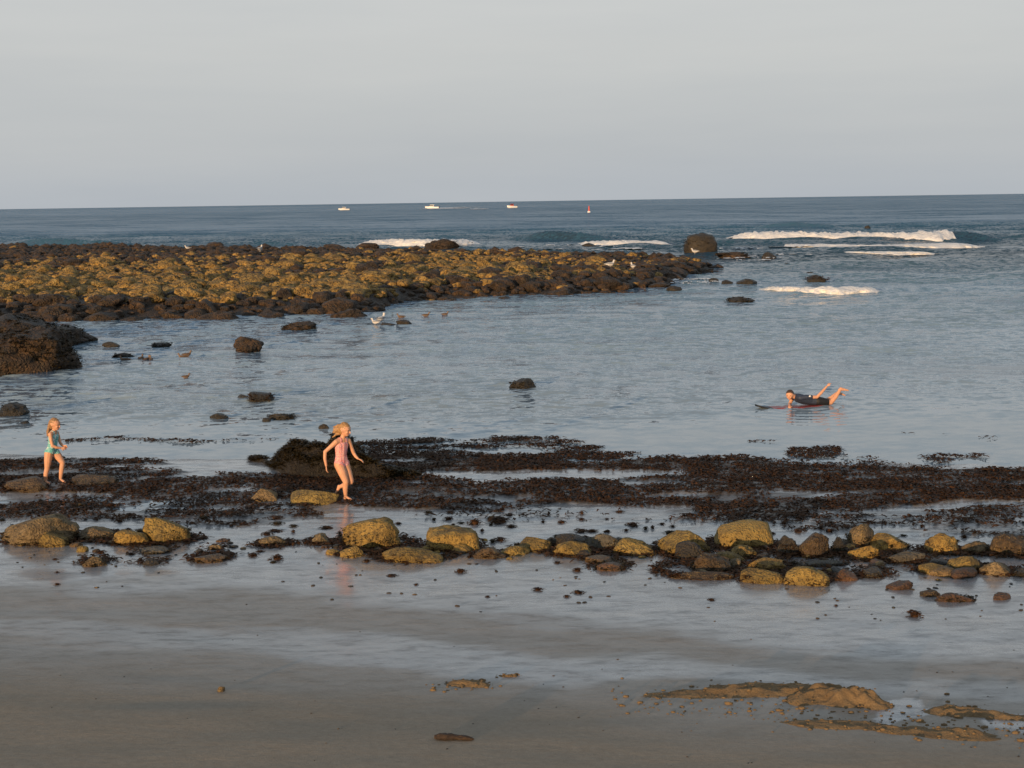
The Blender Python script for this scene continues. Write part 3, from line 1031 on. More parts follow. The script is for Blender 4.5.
# ------------------------------------------------------------------ seaweed
def blade_arrays(n, X, Y, Z, lng, wid, lift, rr):
    """n bent ribbons, three quads long"""
    a = rr.uniform(0, 2 * np.pi, n)
    ca, sa = np.cos(a), np.sin(a)
    rows = []
    bend = rr.uniform(-.9, .9, n)
    for j in range(4):
        t_ = j / 3
        l = lng * t_
        th = bend * t_
        xx = X + l * np.cos(a + th)
        yy = Y + l * np.sin(a + th)
        zz = Z + lift * np.sin(np.pi * min(1, t_ * .95 + .1)) + rr.normal(0, .006, n)
        w_ = wid * (.35, 1, .9, .25)[j]
        tw = rr.uniform(-.35, .35, n)
        rows.append(np.stack([xx - sa * w_, yy + ca * w_, zz - tw * w_], 1))
        rows.append(np.stack([xx + sa * w_, yy - ca * w_, zz + tw * w_], 1))
    V = np.stack(rows, 1)               # n, 8, 3
    base = np.arange(n)[:, None] * 8
    F = np.concatenate([base + np.array([[0, 1, 3, 2]]), base + np.array([[2, 3, 5, 4]]), base + np.array([[4, 5, 7, 6]])])
    return V.reshape(-1, 3), F


ledge()
nn_ = 420000
sx_ = nrng.uniform(-22, 22, nn_)
sy_ = nrng.uniform(20, 32.5, nn_)
dn = weed_density(sx_, sy_)
kp = nrng.random(nn_) < dn * .85
sx_, sy_ = sx_[kp], sy_[kp]
szz = np.maximum(ground_z(sx_, sy_), -.005) + .012 + .11 * np.maximum(0, fbm(sx_ * 2.3, sy_ * 2.3, 213, 4) - .42)
for (o, q, w, px, sea) in FRINGE:
    rr = np.random.default_rng(int(w * 7 + px))
    zt = q[:, 2].max()
    hi = rr.uniform(.25, .6) if not sea else (.75 if w < 100 else 1.0)
    sel = q[(q[:, 2] > .0) & (q[:, 2] < zt * hi)]
    if len(sel) < 20:
        continue
    sc_f = o.location.y / 20
    n = int(w * (4 if not sea else (5 if w < 100 else 45)))
    c_ = sel[rr.integers(0, len(sel), n)]
    kk = fbm(c_[:, 0] * 5 / sc_f + px, c_[:, 2] * 5 / sc_f + c_[:, 1] * 5 / sc_f, 87, 3) > .47
    c_ = c_[kk] * np.array([1.02, 1.02, 1]) + rr.normal(0, .01 * sc_f, (kk.sum(), 3))
    n = len(c_)
    if n < 30:
        continue
    Vb, Fb = blade_arrays(n, c_[:, 0], c_[:, 1], c_[:, 2] + .006, rr.uniform(.03, .09, n) * sc_f, rr.uniform(.006, .016, n) * sc_f, rr.uniform(-.02, .015, n) * sc_f, rr)
    link('weed_fringe', mesh_np('weed_fringe', Vb, Fb, M['rockweed' if rr.random() < .6 else 'weed']), o)['kind'] = 'stuff'
rx_, ry_ = [], []
for (px, py, w, h, *_r) in ROCKS[:51]:
    n_ = int(w * rnd.uniform(1.5, 7))
    a_ = at_z(px, py, .1)
    hw = w * a_.y / FPX / 2
    th = nrng.uniform(0, 2 * np.pi, n_)
    rx_.append(a_.x + hw * 1.08 * np.cos(th) + nrng.normal(0, .05, n_))
    ry_.append(a_.y + hw * .8 + hw * .95 * np.sin(th) + nrng.normal(0, .06, n_))
rx_, ry_ = np.concatenate(rx_), np.concatenate(ry_)
sx_, sy_ = np.concatenate([sx_, rx_]), np.concatenate([sy_, ry_])
szz = np.concatenate([szz, np.maximum(ground_z(rx_, ry_), 0) + .012])
V, F = blade_arrays(len(sx_), sx_, sy_, szz, nrng.uniform(.05, .17, len(sx_)), nrng.uniform(.008, .028, len(sx_)), nrng.uniform(.003, .03, len(sx_)), nrng)
tag(link('seaweed_bed', mesh_np('seaweed_bed', V, F, M['weed'])), 'dark red brown seaweed strewn in mats along the low tide line', kind='stuff')

CLUMP = []
for i in range(7):
    rr = np.random.default_rng(900 + i)
    n = 60
    q = rr.normal(0, .42, (n, 2))
    rq = np.minimum(np.hypot(q[:, 0], q[:, 1]), 1.2)
    V, F = blade_arrays(n, q[:, 0], q[:, 1], .38 * np.maximum(0, 1 - rq) + .02, rr.uniform(.4, .9, n), rr.uniform(.07, .15, n), rr.uniform(.0, .10, n), rr)
    cv, cf = rock_shape(2, 940 + i, .5, 0, 0)
    cv = cv * np.array([.62, .55, .34])
    tri = np.concatenate([F[:, [0, 1, 2]], F[:, [0, 2, 3]]])
    CLUMP.append([mesh_np('seaweed_clump', np.concatenate([V, cv]), np.concatenate([tri, cf + len(V)]), M[k_]) for k_ in ('weed', 'rockweed')])


def clump(px, py, w, h, label, group=None, k_=0):
    p = on_ground(px, py)
    s = w * p.y / FPX / 2.2
    o = link('seaweed_clump', CLUMP[rnd.randrange(7)][k_], None, (p.x, p.y, max(p.z, 0)))
    o.scale = (s, s * .8, max(.25 * s, .8 * h * p.y / FPX / .62))
    o.rotation_euler.z = rnd.uniform(0, 6.28)
    o.scale.y = o.scale.x
    return tag(o, label, 'seaweed', group)


SINGLE = [
    (914, 616, 17, 11, 'peaked red brown seaweed clump on open wet sand below the reddish flat boulder'),
    (277, 559, 14, 9, 'upright dark seaweed clump on wet sand below the lone tan boulder'),
    (538, 590, 12, 5, 'dark seaweed clump on open wet sand, left of a scattered pair'),
    (578, 593, 13, 5, 'wider dark seaweed clump of the scattered pair on open wet sand'),
    (567, 597, 8, 4, 'smaller dark seaweed clump of the scattered pair on open wet sand'),
    (392, 576, 12, 3, 'flat dark seaweed clump below the sprawling low ochre boulder'),
    (460, 572, 13, 6, 'grey brown seaweed clump below the square yellow boulder'),
    (577, 571, 10, 6, 'dark seaweed clump touching the thin orange brown slab'),
    (720, 579, 14, 8, 'dark seaweed clump at the foot of the rough brown boulder'),
    (231, 557, 9, 6, 'small round seaweed clump right of the flat wet brown boulder'),
    (254, 556, 13, 6, 'wide dark seaweed clump between the flat brown boulder and the upright clump'),
    (101, 553, 12, 5, 'reddish seaweed clump just above the lone round tan boulder'),
    (488, 597, 6, 3, 'tiny seaweed clump on the wet sand far below the wet brown boulder'),
    (57, 585, 6, 4, 'tiny seaweed clump alone on wet sand at the left'),
    (57, 573, 5, 3, 'tiny seaweed clump below the ochre boulder at left'),
    (416, 585, 6, 3, 'tiny seaweed clump below the flat dark clump in mid sand'),
    (712, 600, 9, 3, 'small reddish seaweed clump on the wet sand below the long low boulder'),
    (836, 606, 5, 3, 'tiny dark seaweed clump on wet sand below the bright speckled boulder'),
    (500, 522, 26, 10, 'dark seaweed clump behind the square yellow boulder, larger of its neighbours'),
    (475, 524, 16, 9, 'olive seaweed clump between the square boulder and the weed mats'),
]
for (px, py, w, h, lab) in SINGLE:
    clump(px, py, w, h, lab)
GL = ('small dark seaweed clump lying among the boulder row and weed mats', 'small seaweed clumps strewn along the boulder row')
for _ in range(120):
    while True:
        px, py = rnd.uniform(-10, 1034), rnd.uniform(508, 566)
        if py > 548 and rnd.random() < .75:
            continue
        if 420 < px < 700 and py < 545 or rnd.random() < .45:
            break
    clump(px, py + .012 * (px - 512), rnd.choice((5, 6, 8, 10, 13, 16)), rnd.uniform(2.5, 6), GL[0], GL[1], rnd.random() < .35)
GS = ('tiny dark pebble lying loose on the wet sand', 'tiny pebbles scattered over the wet sand')
PEB = [mesh_np('pebble', *rock_shape(2, 970 + i, .3, .2, 1), M['dark' if i % 2 else 'brown']) for i in range(6)]
for _ in range(150):
    px, py = rnd.uniform(0, 1024), 556 + abs(rnd.gauss(0, 24))
    p = on_ground(px, py + .03 * (px - 512))
    s = rnd.uniform(.008, .022)
    o = link('pebble', PEB[rnd.randrange(6)], None, (p.x, p.y, p.z + s * .2))
    o.scale = (s * rnd.uniform(1, 1.9), s, s * .6)
    o.rotation_euler.z = rnd.uniform(0, 6)
    tag(o, GS[0], 'pebble', GS[1])


for _ in range(60):
    p = on_ground(rnd.uniform(0, 1024), rnd.uniform(630, 768))
    s = rnd.uniform(.003, .009)
    o = link('pebble', PEB[rnd.randrange(6)], None, (p.x, p.y, p.z + s * .2))
    o.scale = (s * rnd.uniform(1, 1.9), s, s * .6)
    o.rotation_euler.z = rnd.uniform(0, 6)
    tag(o, 'tiny speck of a pebble on the bare brown near sand', 'pebble', 'specks of pebble on the near sand')

# ------------------------------------------------------------------ sand mounds, driftwood
MPTS = []


def mound(outline, h, label, seed, wid):
    """heap of sand along a line of (px, py, height factor)"""
    P = [on_ground(a, b_) for a, b_, _ in outline]
    L = [0]
    for i in range(1, len(P)):
        L.append(L[-1] + (P[i] - P[i - 1]).length)
    n = max(30, int(L[-1] / .02))
    s = np.linspace(0, L[-1], n)
    X = np.interp(s, L, [p.x for p in P])
    Y = np.interp(s, L, [p.y for p in P])
    HF = np.interp(s, L, [c for _, _, c in outline]) * np.minimum(1, np.minimum(s, L[-1] - s) / (.12 * L[-1]) + .02) ** .6
    m_ = 36
    T = np.linspace(-1, 1, m_)
    S, TT = np.meshgrid(s, T, indexing='ij')
    wv = wid * (.6 + .8 * fbm(S[:, :1] * 3, S[:, :1] * 0, seed, 3)) * (.35 + .65 * HF[:, None])
    XX = X[:, None] + 0 * TT
    YY = Y[:, None] + TT * wv
    nz = fbm(S * 6, TT * wv * 9, seed + 1, 5)
    nf = fbm(S * 13, TT * wv * 13, seed + 2, 4)
    Z = ground_z(XX.ravel(), YY.ravel()).reshape(XX.shape) - .02 + .74 * h * HF[:, None] * (1 - TT ** 2) ** 1.1 * (.05 + 1.5 * np.maximum(0, nz - .1) + .35 * (nf - .5)) + .012 * (1 - TT ** 2)
    MPTS.append(np.stack([XX.ravel(), YY.ravel(), Z.ravel()], 1))
    me = mesh_np('sand_mound', np.stack([XX.ravel(), YY.ravel(), Z.ravel()], 1), grid_faces(n, m_), M['heap'])
    return tag(link('sand_mound', me), label, 'sand mound')


mound([(444, 684, .5), (462, 684, 1), (478, 685, .9), (492, 685, .4)], .10, 'small peaked sand mound at the edge of the wet streak', 231, .14)
mound([(498, 676, .7), (508, 676, 1), (518, 676, .7)], .06, 'tiny round sand mound right of the small peaked one', 237, .07)
mound([(630, 697, .2), (700, 693, .6), (760, 690, .9), (800, 690, .9), (845, 695, .5)], .11, 'long low sand mound running left behind the tall churned heap', 241, .26)
mound([(785, 701, .5), (815, 698, .9), (845, 699, 1.15), (872, 703, .9), (895, 706, .3)], .20, 'tall churned sand mound in the middle of the dug ridge', 251, .30)
mound([(770, 721, .2), (800, 724, .6), (860, 726, .7), (900, 730, .7), (960, 734, 1), (1010, 738, .4)], .08, 'front sand mound, long ridge nearest on the near sand', 257, .24)
mound([(922, 712, .5), (950, 712, 1), (980, 714, .7), (1030, 719, .6), (1060, 722, .2)], .12, 'orange sand mound between two puddles by the dug ridge', 263, .20)
CV, CF, o_ = [], [], 0
CP = [rock_shape(1, 980 + i, .5, .2, 1) for i in range(6)]
for _ in range(420):
    px = rnd.uniform(610, 1035)
    py = np.interp(px, [610, 760, 850, 1035], [702, 706, 712, 730]) + rnd.gauss(0, 9)
    if rnd.random() < .12:
        px, py = rnd.gauss(468, 22), rnd.gauss(687, 3)
    p = on_ground(px, py)
    r_ = min(.03, rnd.expovariate(1 / .006) + .004)
    v, f = CP[rnd.randrange(6)]
    CV.append(v * np.array([r_ * 1.3, r_, r_ * .7]) + np.array([p.x, p.y, p.z + r_ * .2]))
    CF.append(f + o_)
    o_ += len(v)
mp_ = np.concatenate(MPTS)
for q in mp_[nrng.integers(0, len(mp_), 1000)]:
    r_ = min(.018, rnd.expovariate(1 / .004) + .0025)
    v, f = CP[rnd.randrange(6)]
    CV.append(v * np.array([r_ * 1.3, r_, r_ * .8]) + q + np.array([rnd.gauss(0, .02), rnd.gauss(0, .02), 0]))
    CF.append(f + o_)
    o_ += len(v)
tag(link('sand_crumbs', mesh_np('sand_crumbs', np.concatenate(CV), np.concatenate(CF), M['heap'])), 'loose crumbs of dug sand strewn around the churned ridge', kind='stuff')


def driftwood():
    p = on_ground(456, 740)
    n, k = 40, 14
    V = []
    for i in range(n):
        t_ = i / (n - 1)
        r_ = .032 * (math.sin(math.pi * min(1, .12 + t_ * .95)) ** .6) * (1 + .25 * math.sin(9 * t_))
        for j in range(k):
            a = 2 * math.pi * j / k
            rr = r_ * (1 + .3 * mnoise.noise(Vector((t_ * 9, math.cos(a) * 1.4, math.sin(a) * 1.4))))
            V.append(((t_ - .5) * .36, rr * 1.2 * math.cos(a), rr * .8 * math.sin(a) + .022 - .012 * t_ + .01 * math.sin(3 * t_)))
    F = [(i * k + j, i * k + (j + 1) % k, (i + 1) * k + (j + 1) % k, (i + 1) * k + j) for i in range(n - 1) for j in range(k)]
    o = link('driftwood', mesh_np('driftwood', V, F, M['wood']), None, p)
    o.rotation_euler.z = R(-9)
    tag(o, 'short dark piece of driftwood lying on the bare near sand', 'driftwood')


driftwood()


# ------------------------------------------------------------------ bodies grown as one surface
SPH = ICO[2][0]


def hull(pts):
    bm = bmesh.new()
    for p in pts:
        bm.verts.new(p)
    bmesh.ops.convex_hull(bm, input=bm.verts)
    loose = [v for v in bm.verts if not v.link_faces]
    bmesh.ops.delete(bm, geom=loose, context='VERTS')
    bm.verts.index_update()
    V = np.array([v.co[:] for v in bm.verts])
    F = [[v.index for v in f.verts] for f in bm.faces]
    bm.free()
    return V, F


class Body:
    def __init__(self):
        self.parts = []         # (group, a, ra, b, rb)
        self.V, self.F, self.n = [], [], 0

    def add(self, V, F):
        self.V.append(V)
        self.F += [[i + self.n for i in f] for f in F]
        self.n += len(V)

    def cap(self, group, a, ra, b, rb, squash=None):
        a, b = np.array(a, float), np.array(b, float)
        A, Bq = SPH * ra, SPH * rb
        if squash is not None:          # flatten along a direction
            n, k = np.array(squash[0], float), squash[1]
            n /= np.linalg.norm(n)
            A = A - np.outer(A @ n, n) * (1 - k)
            Bq = Bq - np.outer(Bq @ n, n) * (1 - k)
        self.add(*hull(np.concatenate([a + A, b + Bq])))
        self.parts.append((group, a, ra, b, rb))

    def chain(self, group, pts, squash=None):
        for (a, ra), (b, rb) in zip(pts[:-1], pts[1:]):
            self.cap(group, a, ra, b, rb, squash)

    def remesh(self, voxel, smooth=3):
        me = bpy.data.meshes.new('tmp')
        me.from_pydata(np.concatenate(self.V).tolist(), [], self.F)
        o = bpy.data.objects.new('tmp', me)
        COL.objects.link(o)
        md = o.modifiers.new('r', 'REMESH')
        md.mode = 'VOXEL'
        md.voxel_size = voxel
        if smooth:
            sm = o.modifiers.new('s', 'SMOOTH')
            sm.iterations = smooth
            sm.factor = .5
        dg = bpy.context.evaluated_depsgraph_get()
        r = bpy.data.meshes.new_from_object(o.evaluated_get(dg))
        bpy.data.objects.remove(o)
        bpy.data.meshes.remove(me)
        for p in r.polygons:
            p.use_smooth = True
        return r

    def groups(self, co):
        best = np.full(len(co), 1e9)
        lab = np.zeros(len(co), int)
        names = sorted({p[0] for p in self.parts})
        for g_, a, ra, b, rb in self.parts:
            ab = b - a
            t_ = np.clip(((co - a) @ ab) / max(ab @ ab, 1e-9), 0, 1)
            d = np.linalg.norm(co - (a + t_[:, None] * ab), axis=1) - (ra + t_ * (rb - ra))
            m_ = d < best
            best[m_] = d[m_]
            lab[m_] = names.index(g_)
        return names, lab


def V3(*a):
    return np.array(a, float)


def unit(v):
    return v / np.linalg.norm(v)


def hand(B_, wrist, d, nrm, s, thumb):
    """palm and five bent fingers; d: along the hand, nrm: out of the back of the hand, thumb: +-1 side"""
    d = unit(np.array(d, float))
    nrm = np.array(nrm, float)
    nrm = unit(nrm - d * (nrm @ d))
    side = np.cross(d, nrm) * thumb
    pal = wrist + d * .045 * s
    B_.cap('hand', wrist, .018 * s, pal, .026 * s, (nrm, .55))
    B_.cap('hand', pal, .026 * s, wrist + d * .075 * s, .03 * s, (nrm, .5))
    for i, (k, ln) in enumerate(((1, .062), (.34, .07), (-.34, .065), (-1, .05))):
        r0 = wrist + d * .082 * s + side * k * .027 * s
        j1 = r0 + (d * .9 + side * k * .12 - nrm * .25) * ln * .5 * s
        j2 = j1 + (d * .65 - nrm * .7) * ln * .5 * s
        B_.cap('hand', r0 - d * .02 * s, .0085 * s, j1, .008 * s)
        B_.cap('hand', j1, .008 * s, j2, .0068 * s)
    t0 = wrist + d * .03 * s + side * .02 * s
    t1 = t0 + (d * .6 + side * .8 - nrm * .2) * .035 * s
    t2 = t1 + (d * .9 + side * .2 - nrm * .35) * .03 * s
    B_.cap('hand', t0, .011 * s, t1, .010 * s)
    B_.cap('hand', t1, .010 * s, t2, .008 * s)


def foot(B_, ankle, toe, s):
    d = unit(toe - ankle)
    heel = ankle - np.array([d[0], d[1], 0]) * .03 * s + np.array([0, 0, -.02 * s])
    if abs(d[2]) > .75:
        heel = ankle - unit(np.cross(np.cross(d, [1, 0, 0]), d)) * .02 * s
    side = unit(np.cross(d, [0, 0, 1.0]))
    B_.cap('foot', heel, .026 * s, (ankle + toe) / 2, .026 * s)
    B_.cap('foot', ankle, .030 * s, (ankle + toe) / 2, .024 * s)
    B_.cap('foot', (ankle + toe) / 2 + side * .008 * s, .024 * s, toe + side * .012 * s, .016 * s)
    B_.cap('foot', (ankle + toe) / 2 - side * .008 * s, .024 * s, toe - side * .012 * s - d * .012 * s, .015 * s)


def head(B_, c, f, up, s):
    """skull, jaw, nose, brow, ears; f: where the face looks"""
    f, up = unit(np.array(f, float)), np.array(up, float)
    up = unit(up - f * (up @ f))
    r = np.cross(f, up)
    B_.cap('head', c + up * .02 * s - f * .015 * s, .088 * s, c + up * .02 * s + f * .015 * s, .082 * s)
    B_.cap('head', c - up * .01 * s + f * .03 * s, .066 * s, c - up * .062 * s + f * .045 * s, .036 * s)
    B_.cap('head', c - up * .01 * s, .07 * s, c - up * .05 * s + f * .01 * s, .05 * s)
    B_.cap('head', c + up * .004 * s + f * .088 * s, .009 * s, c - up * .028 * s + f * .106 * s, .012 * s)
    for k in (-1, 1):
        B_.cap('head', c + r * k * .022 * s + up * .022 * s + f * .084 * s, .010 * s, c + r * k * .045 * s + up * .018 * s + f * .070 * s, .010 * s)
        B_.cap('head', c + r * k * .032 * s - up * .024 * s + f * .066 * s, .024 * s, c + r * k * .034 * s - up * .03 * s + f * .06 * s, .024 * s)
        B_.cap('head', c + r * k * .083 * s + up * .008 * s, .014 * s, c + r * k * .082 * s - up * .022 * s, .010 * s, (r, .5))
    return f, up, r


def small(name, c, r, m_, parent, scale=(1, 1, 1)):
    V, F = ICO[2]
    return link(name, mesh_np(name, V * r * np.array(scale) + np.array(c), F, m_), parent)


def face_bits(c, f, up, r, s, root):
    for k in (-1, 1):
        small('eye', c + r * k * .033 * s + f * .083 * s + up * .004 * s, .0095 * s, M['eye'], root)
    b_ = Body()
    b_.cap('m', c - up * .054 * s + f * .080 * s - r * .018 * s, .006 * s, c - up * .054 * s + f * .086 * s, .0075 * s)
    b_.cap('m', c - up * .054 * s + f * .080 * s + r * .018 * s, .006 * s, c - up * .054 * s + f * .086 * s, .0075 * s)
    me = b_.remesh(.003, 1)
    me.materials.append(M['lips'])
    link('mouth', me, root)


def shell(B_, me, test, off, name, m_, root):
    """clothing: the body's own surface lifted off the skin where test() says so"""
    co = np.empty(len(me.vertices) * 3)
    me.vertices.foreach_get('co', co)
    co = co.reshape(-1, 3)
    no = np.array([v.normal[:] for v in me.vertices])
    names, lab = B_.groups(co)
    ok = test(co, [names[i] for i in lab])
    fs = [tuple(p.vertices) for p in me.polygons if all(ok[i] for i in p.vertices)]
    used = sorted({i for f in fs for i in f})
    ix = {u: i for i, u in enumerate(used)}
    V = co[used] + no[used] * off
    fs = [tuple(ix[i] for i in f) for f in fs]
    m2 = bpy.data.meshes.new(name)
    m2.from_pydata(V.tolist(), [], fs)
    for p in m2.polygons:
        p.use_smooth = True
    m2.materials.append(m_)
    o = link(name, m2, root)
    so = o.modifiers.new('thick', 'SOLIDIFY')
    so.thickness = off * 1.2
    so.offset = -1
    return o


def hair_mesh(B_, m_, root, voxel=.008):
    me = B_.remesh(voxel, 2)
    me.materials.append(m_)
    for v in me.vertices:
        n = mnoise.noise(v.co * 45) * .006 + mnoise.noise(Vector((v.co.x * 25, v.co.y * 90, v.co.z * 25))) * .004
        v.co += v.normal * n
    return link('hair', me, root)


def person(loc, label, group=None):
    root = link('person', None, None, loc)
    return tag(root, label, 'person', group)


# --- girl in pink, running to the right
base = on_ground(342.5, 500)
gp = person((base.x, base.y, base.z - .0), 'child in a pink swimsuit with blown blond hair running past the dark ledge')
b_ = Body()
PEL, CH, NK, HD = V3(0, 0, .60), V3(.012, 0, .86), V3(.035, -.005, 1.0), V3(.078, -.02, 1.125)
lat = unit(V3(-.7, -.7, 0))
b_.chain('torso', [(PEL + V3(0, 0, .0), .082), (V3(.0, 0, .72), .074), (V3(.008, 0, .80), .078), (CH + V3(0, 0, .03), .080)])
for k in (-1, 1):
    b_.cap('torso', PEL + lat * .05 * k, .075, V3(0, 0, .72) + lat * .028 * k, .066)
    b_.cap('torso', V3(0, 0, .72) + lat * .028 * k, .066, CH + lat * .05 * k + V3(0, 0, .02), .070)
b_.cap('torso', V3(-.02, 0, .60), .085, V3(-.03, .0, .57), .08)
b_.chain('shoulder', [(V3(-.055, -.085, .950), .043), (V3(.03, 0, .965), .055), (V3(.11, .075, .935), .043)])
b_.chain('neck', [(NK - V3(.01, 0, .03), .047), (NK + V3(.02, 0, .05), .041)])
f_, u_, r_ = head(b_, HD, (.9, -.42, -.16), (.1, 0, 1), 1.0)
b_.chain('arm', [(V3(-.065, -.10, .945), .043), (V3(-.16, -.125, .87), .034), (V3(-.245, -.14, .80), .030), (V3(-.25, -.15, .69), .028), (V3(-.232, -.155, .585), .020)])
hand(b_, V3(-.232, -.155, .58), (.05, 0, -1), (-1, -.2, 0), .82, 1)
b_.chain('arm', [(V3(.12, .08, .935), .042), (V3(.16, .12, .82), .034), (V3(.195, .14, .72), .029), (V3(.228, .12, .675), .026), (V3(.264, .10, .645), .019)])
hand(b_, V3(.266, .10, .643), (.9, -.1, -.4), (.3, 0, .9), .82, -1)
b_.chain('thigh', [(V3(-.035, -.045, .58), .084), (V3(.02, -.07, .45), .072), (V3(.072, -.088, .32), .052)])
b_.chain('leg', [(V3(.075, -.09, .30), .050), (V3(.062, -.075, .20), .046), (V3(.06, -.05, .075), .030)])
foot(b_, V3(.06, -.05, .055), V3(.165, -.085, .016), .95)
b_.chain('thigh', [(V3(.045, .045, .58), .082), (V3(.095, .03, .45), .071), (V3(.145, .0, .315), .052)])
b_.chain('leg', [(V3(.148, .0, .295), .049), (V3(.07, .03, .25), .045), (V3(-.035, .06, .205), .030)])
foot(b_, V3(-.045, .062, .20), V3(-.115, .07, .105), .95)
me = b_.remesh(.0055, 3)
me.materials.append(M['skin'])
link('body', me, gp)
ax = lat


def pink_test(co, g_):
    l = np.abs((co - V3(.02, 0, 0)) @ ax)
    tor = np.array([x in ('torso',) for x in g_])
    sh = np.array([x in ('torso', 'shoulder') for x in g_])
    hip = np.array([x == 'thigh' for x in g_]) & (co[:, 2] > .545 + .5 * np.maximum(0, l - .02))
    return (tor & (co[:, 2] < .93)) | hip | (sh & (np.abs(l - .055) < .02) & (co[:, 2] < 1.02) & (co[:, 2] > .9))


shell(b_, me, pink_test, .004, 'swimsuit', M['pink'], gp)
face_bits(HD, f_, u_, r_, 1.0, gp)
hb = Body()
hb.cap('h', HD + u_ * .04 - f_ * .02, .086, HD + u_ * .035 + f_ * .01, .080)
hb.cap('h', HD + u_ * .02 - f_ * .035, .085, HD - u_ * .03 - f_ * .06, .055)
for j in range(9):
    q = HD + u_ * (.05 - .015 * j) - f_ * .06 + r_ * rnd.uniform(-.05, .05)
    e = q + V3(-.12 - rnd.uniform(0, .07), rnd.uniform(-.04, .04), -.02 + rnd.uniform(-.06, .05))
    hb.chain('h', [(q, .034), ((q + e) / 2 + V3(0, 0, .015), .024), (e, .007)])
hair_mesh(hb, M['hair'], gp)

gp.scale = (1.02, 1.02, 1.07)

# --- girl in turquoise, left
base = on_ground(54.3, 484)
gt = person((base.x, base.y, base.z), 'small child in a turquoise and white swimsuit walking right with hands together')
b_ = Body()
lat = unit(V3(-.25, -1, 0))
PEL, CH, NK, HD = V3(-.01, 0, .575), V3(.035, 0, .80), V3(.045, 0, .905), V3(.075, -.01, 1.02)
b_.chain('torso', [(PEL, .080), (V3(.008, 0, .67), .073), (V3(.025, 0, .75), .074), (CH + V3(0, 0, .01), .074)])
for k in (-1, 1):
    b_.cap('torso', PEL + lat * .045 * k, .072, V3(.008, 0, .67) + lat * .025 * k, .064)
    b_.cap('torso', V3(.008, 0, .67) + lat * .025 * k, .064, CH + lat * .045 * k + V3(0, 0, .01), .064)
b_.cap('torso', V3(-.03, 0, .575), .082, V3(-.035, .0, .55), .078)
b_.chain('shoulder', [(V3(.015, -.10, .870), .039), (V3(.04, 0, .88), .05), (V3(.06, .10, .865), .039)])
b_.chain('neck', [(NK - V3(.005, 0, .03), .043), (NK + V3(.012, 0, .04), .038)])
f_, u_, r_ = head(b_, HD, (.93, -.3, -.12), (.05, 0, 1), .97)
b_.chain('arm', [(V3(.015, -.112, .868), .038), (V3(.03, -.13, .77), .031), (V3(.05, -.135, .68), .027), (V3(.11, -.11, .645), .025), (V3(.165, -.075, .63), .018)])
hand(b_, V3(.168, -.073, .63), (.85, .35, -.1), (-.2, -.9, .3), .76, 1)
b_.chain('arm', [(V3(.06, .11, .862), .038), (V3(.085, .12, .77), .031), (V3(.11, .11, .69), .027), (V3(.15, .07, .66), .025), (V3(.185, .03, .645), .018)])
hand(b_, V3(.188, .028, .645), (.85, -.35, .0), (-.1, .9, .3), .76, -1)
b_.chain('thigh', [(V3(-.05, -.045, .545), .078), (V3(-.07, -.055, .42), .066), (V3(-.088, -.058, .30), .048)])
b_.chain('leg', [(V3(-.09, -.058, .285), .046), (V3(-.118, -.055, .19), .043), (V3(-.137, -.05, .07), .028)])
foot(b_, V3(-.137, -.05, .052), V3(-.045, -.075, .014), .88)
b_.chain('thigh', [(V3(.02, .045, .55), .077), (V3(.09, .045, .46), .066), (V3(.15, .04, .365), .048)])
b_.chain('leg', [(V3(.153, .04, .35), .046), (V3(.125, .045, .22), .043), (V3(.10, .05, .085), .028)])
foot(b_, V3(.10, .05, .06), V3(.20, .02, .016), .88)
me = b_.remesh(.0055, 3)
me.materials.append(M['skin'])
link('body', me, gt)
ax2 = lat


def teal_test(co, g_):
    l = np.abs((co - V3(.04, 0, 0)) @ ax2)
    tor = np.array([x == 'torso' for x in g_])
    sh = np.array([x in ('torso', 'shoulder') for x in g_])
    hip = np.array([x == 'thigh' for x in g_]) & (co[:, 2] > .515 + .4 * np.maximum(0, l - .02))
    return (tor & (co[:, 2] < .85)) | hip | (sh & (np.abs(l - .05) < .018) & (co[:, 2] < .95) & (co[:, 2] > .82))


shell(b_, me, teal_test, .004, 'swimsuit', M['teal'], gt)
face_bits(HD, f_, u_, r_, .97, gt)
hb = Body()
hb.cap('h', HD + u_ * .036 - f_ * .02, .083, HD + u_ * .03 + f_ * .004, .078)
hb.cap('h', HD + u_ * .01 - f_ * .035, .083, HD - u_ * .03 - f_ * .05, .06)
for j in range(7):
    q = HD - f_ * .075 + u_ * rnd.uniform(-.03, .03) + r_ * rnd.uniform(-.05, .05)
    e = q + V3(-.045 - rnd.uniform(0, .03), rnd.uniform(-.03, .03), -.16 - rnd.uniform(0, .06))
    hb.chain('h', [(q, .033), ((q + e) / 2 - V3(.015, 0, 0), .024), (e, .008)])
hair_mesh(hb, M['hairlight'], gt)

gt.scale = (1.02, 1.02, 1.065)

# --- swimmer lying on a board
wp = at_z(803, 406, 0)
YAW = R(14)
bd = link('surfboard', None, None, (wp.x, wp.y, -.018))
bd.rotation_euler.z = YAW
tag(bd, 'low floating board with a red deck and raised black nose under the swimmer', 'board')


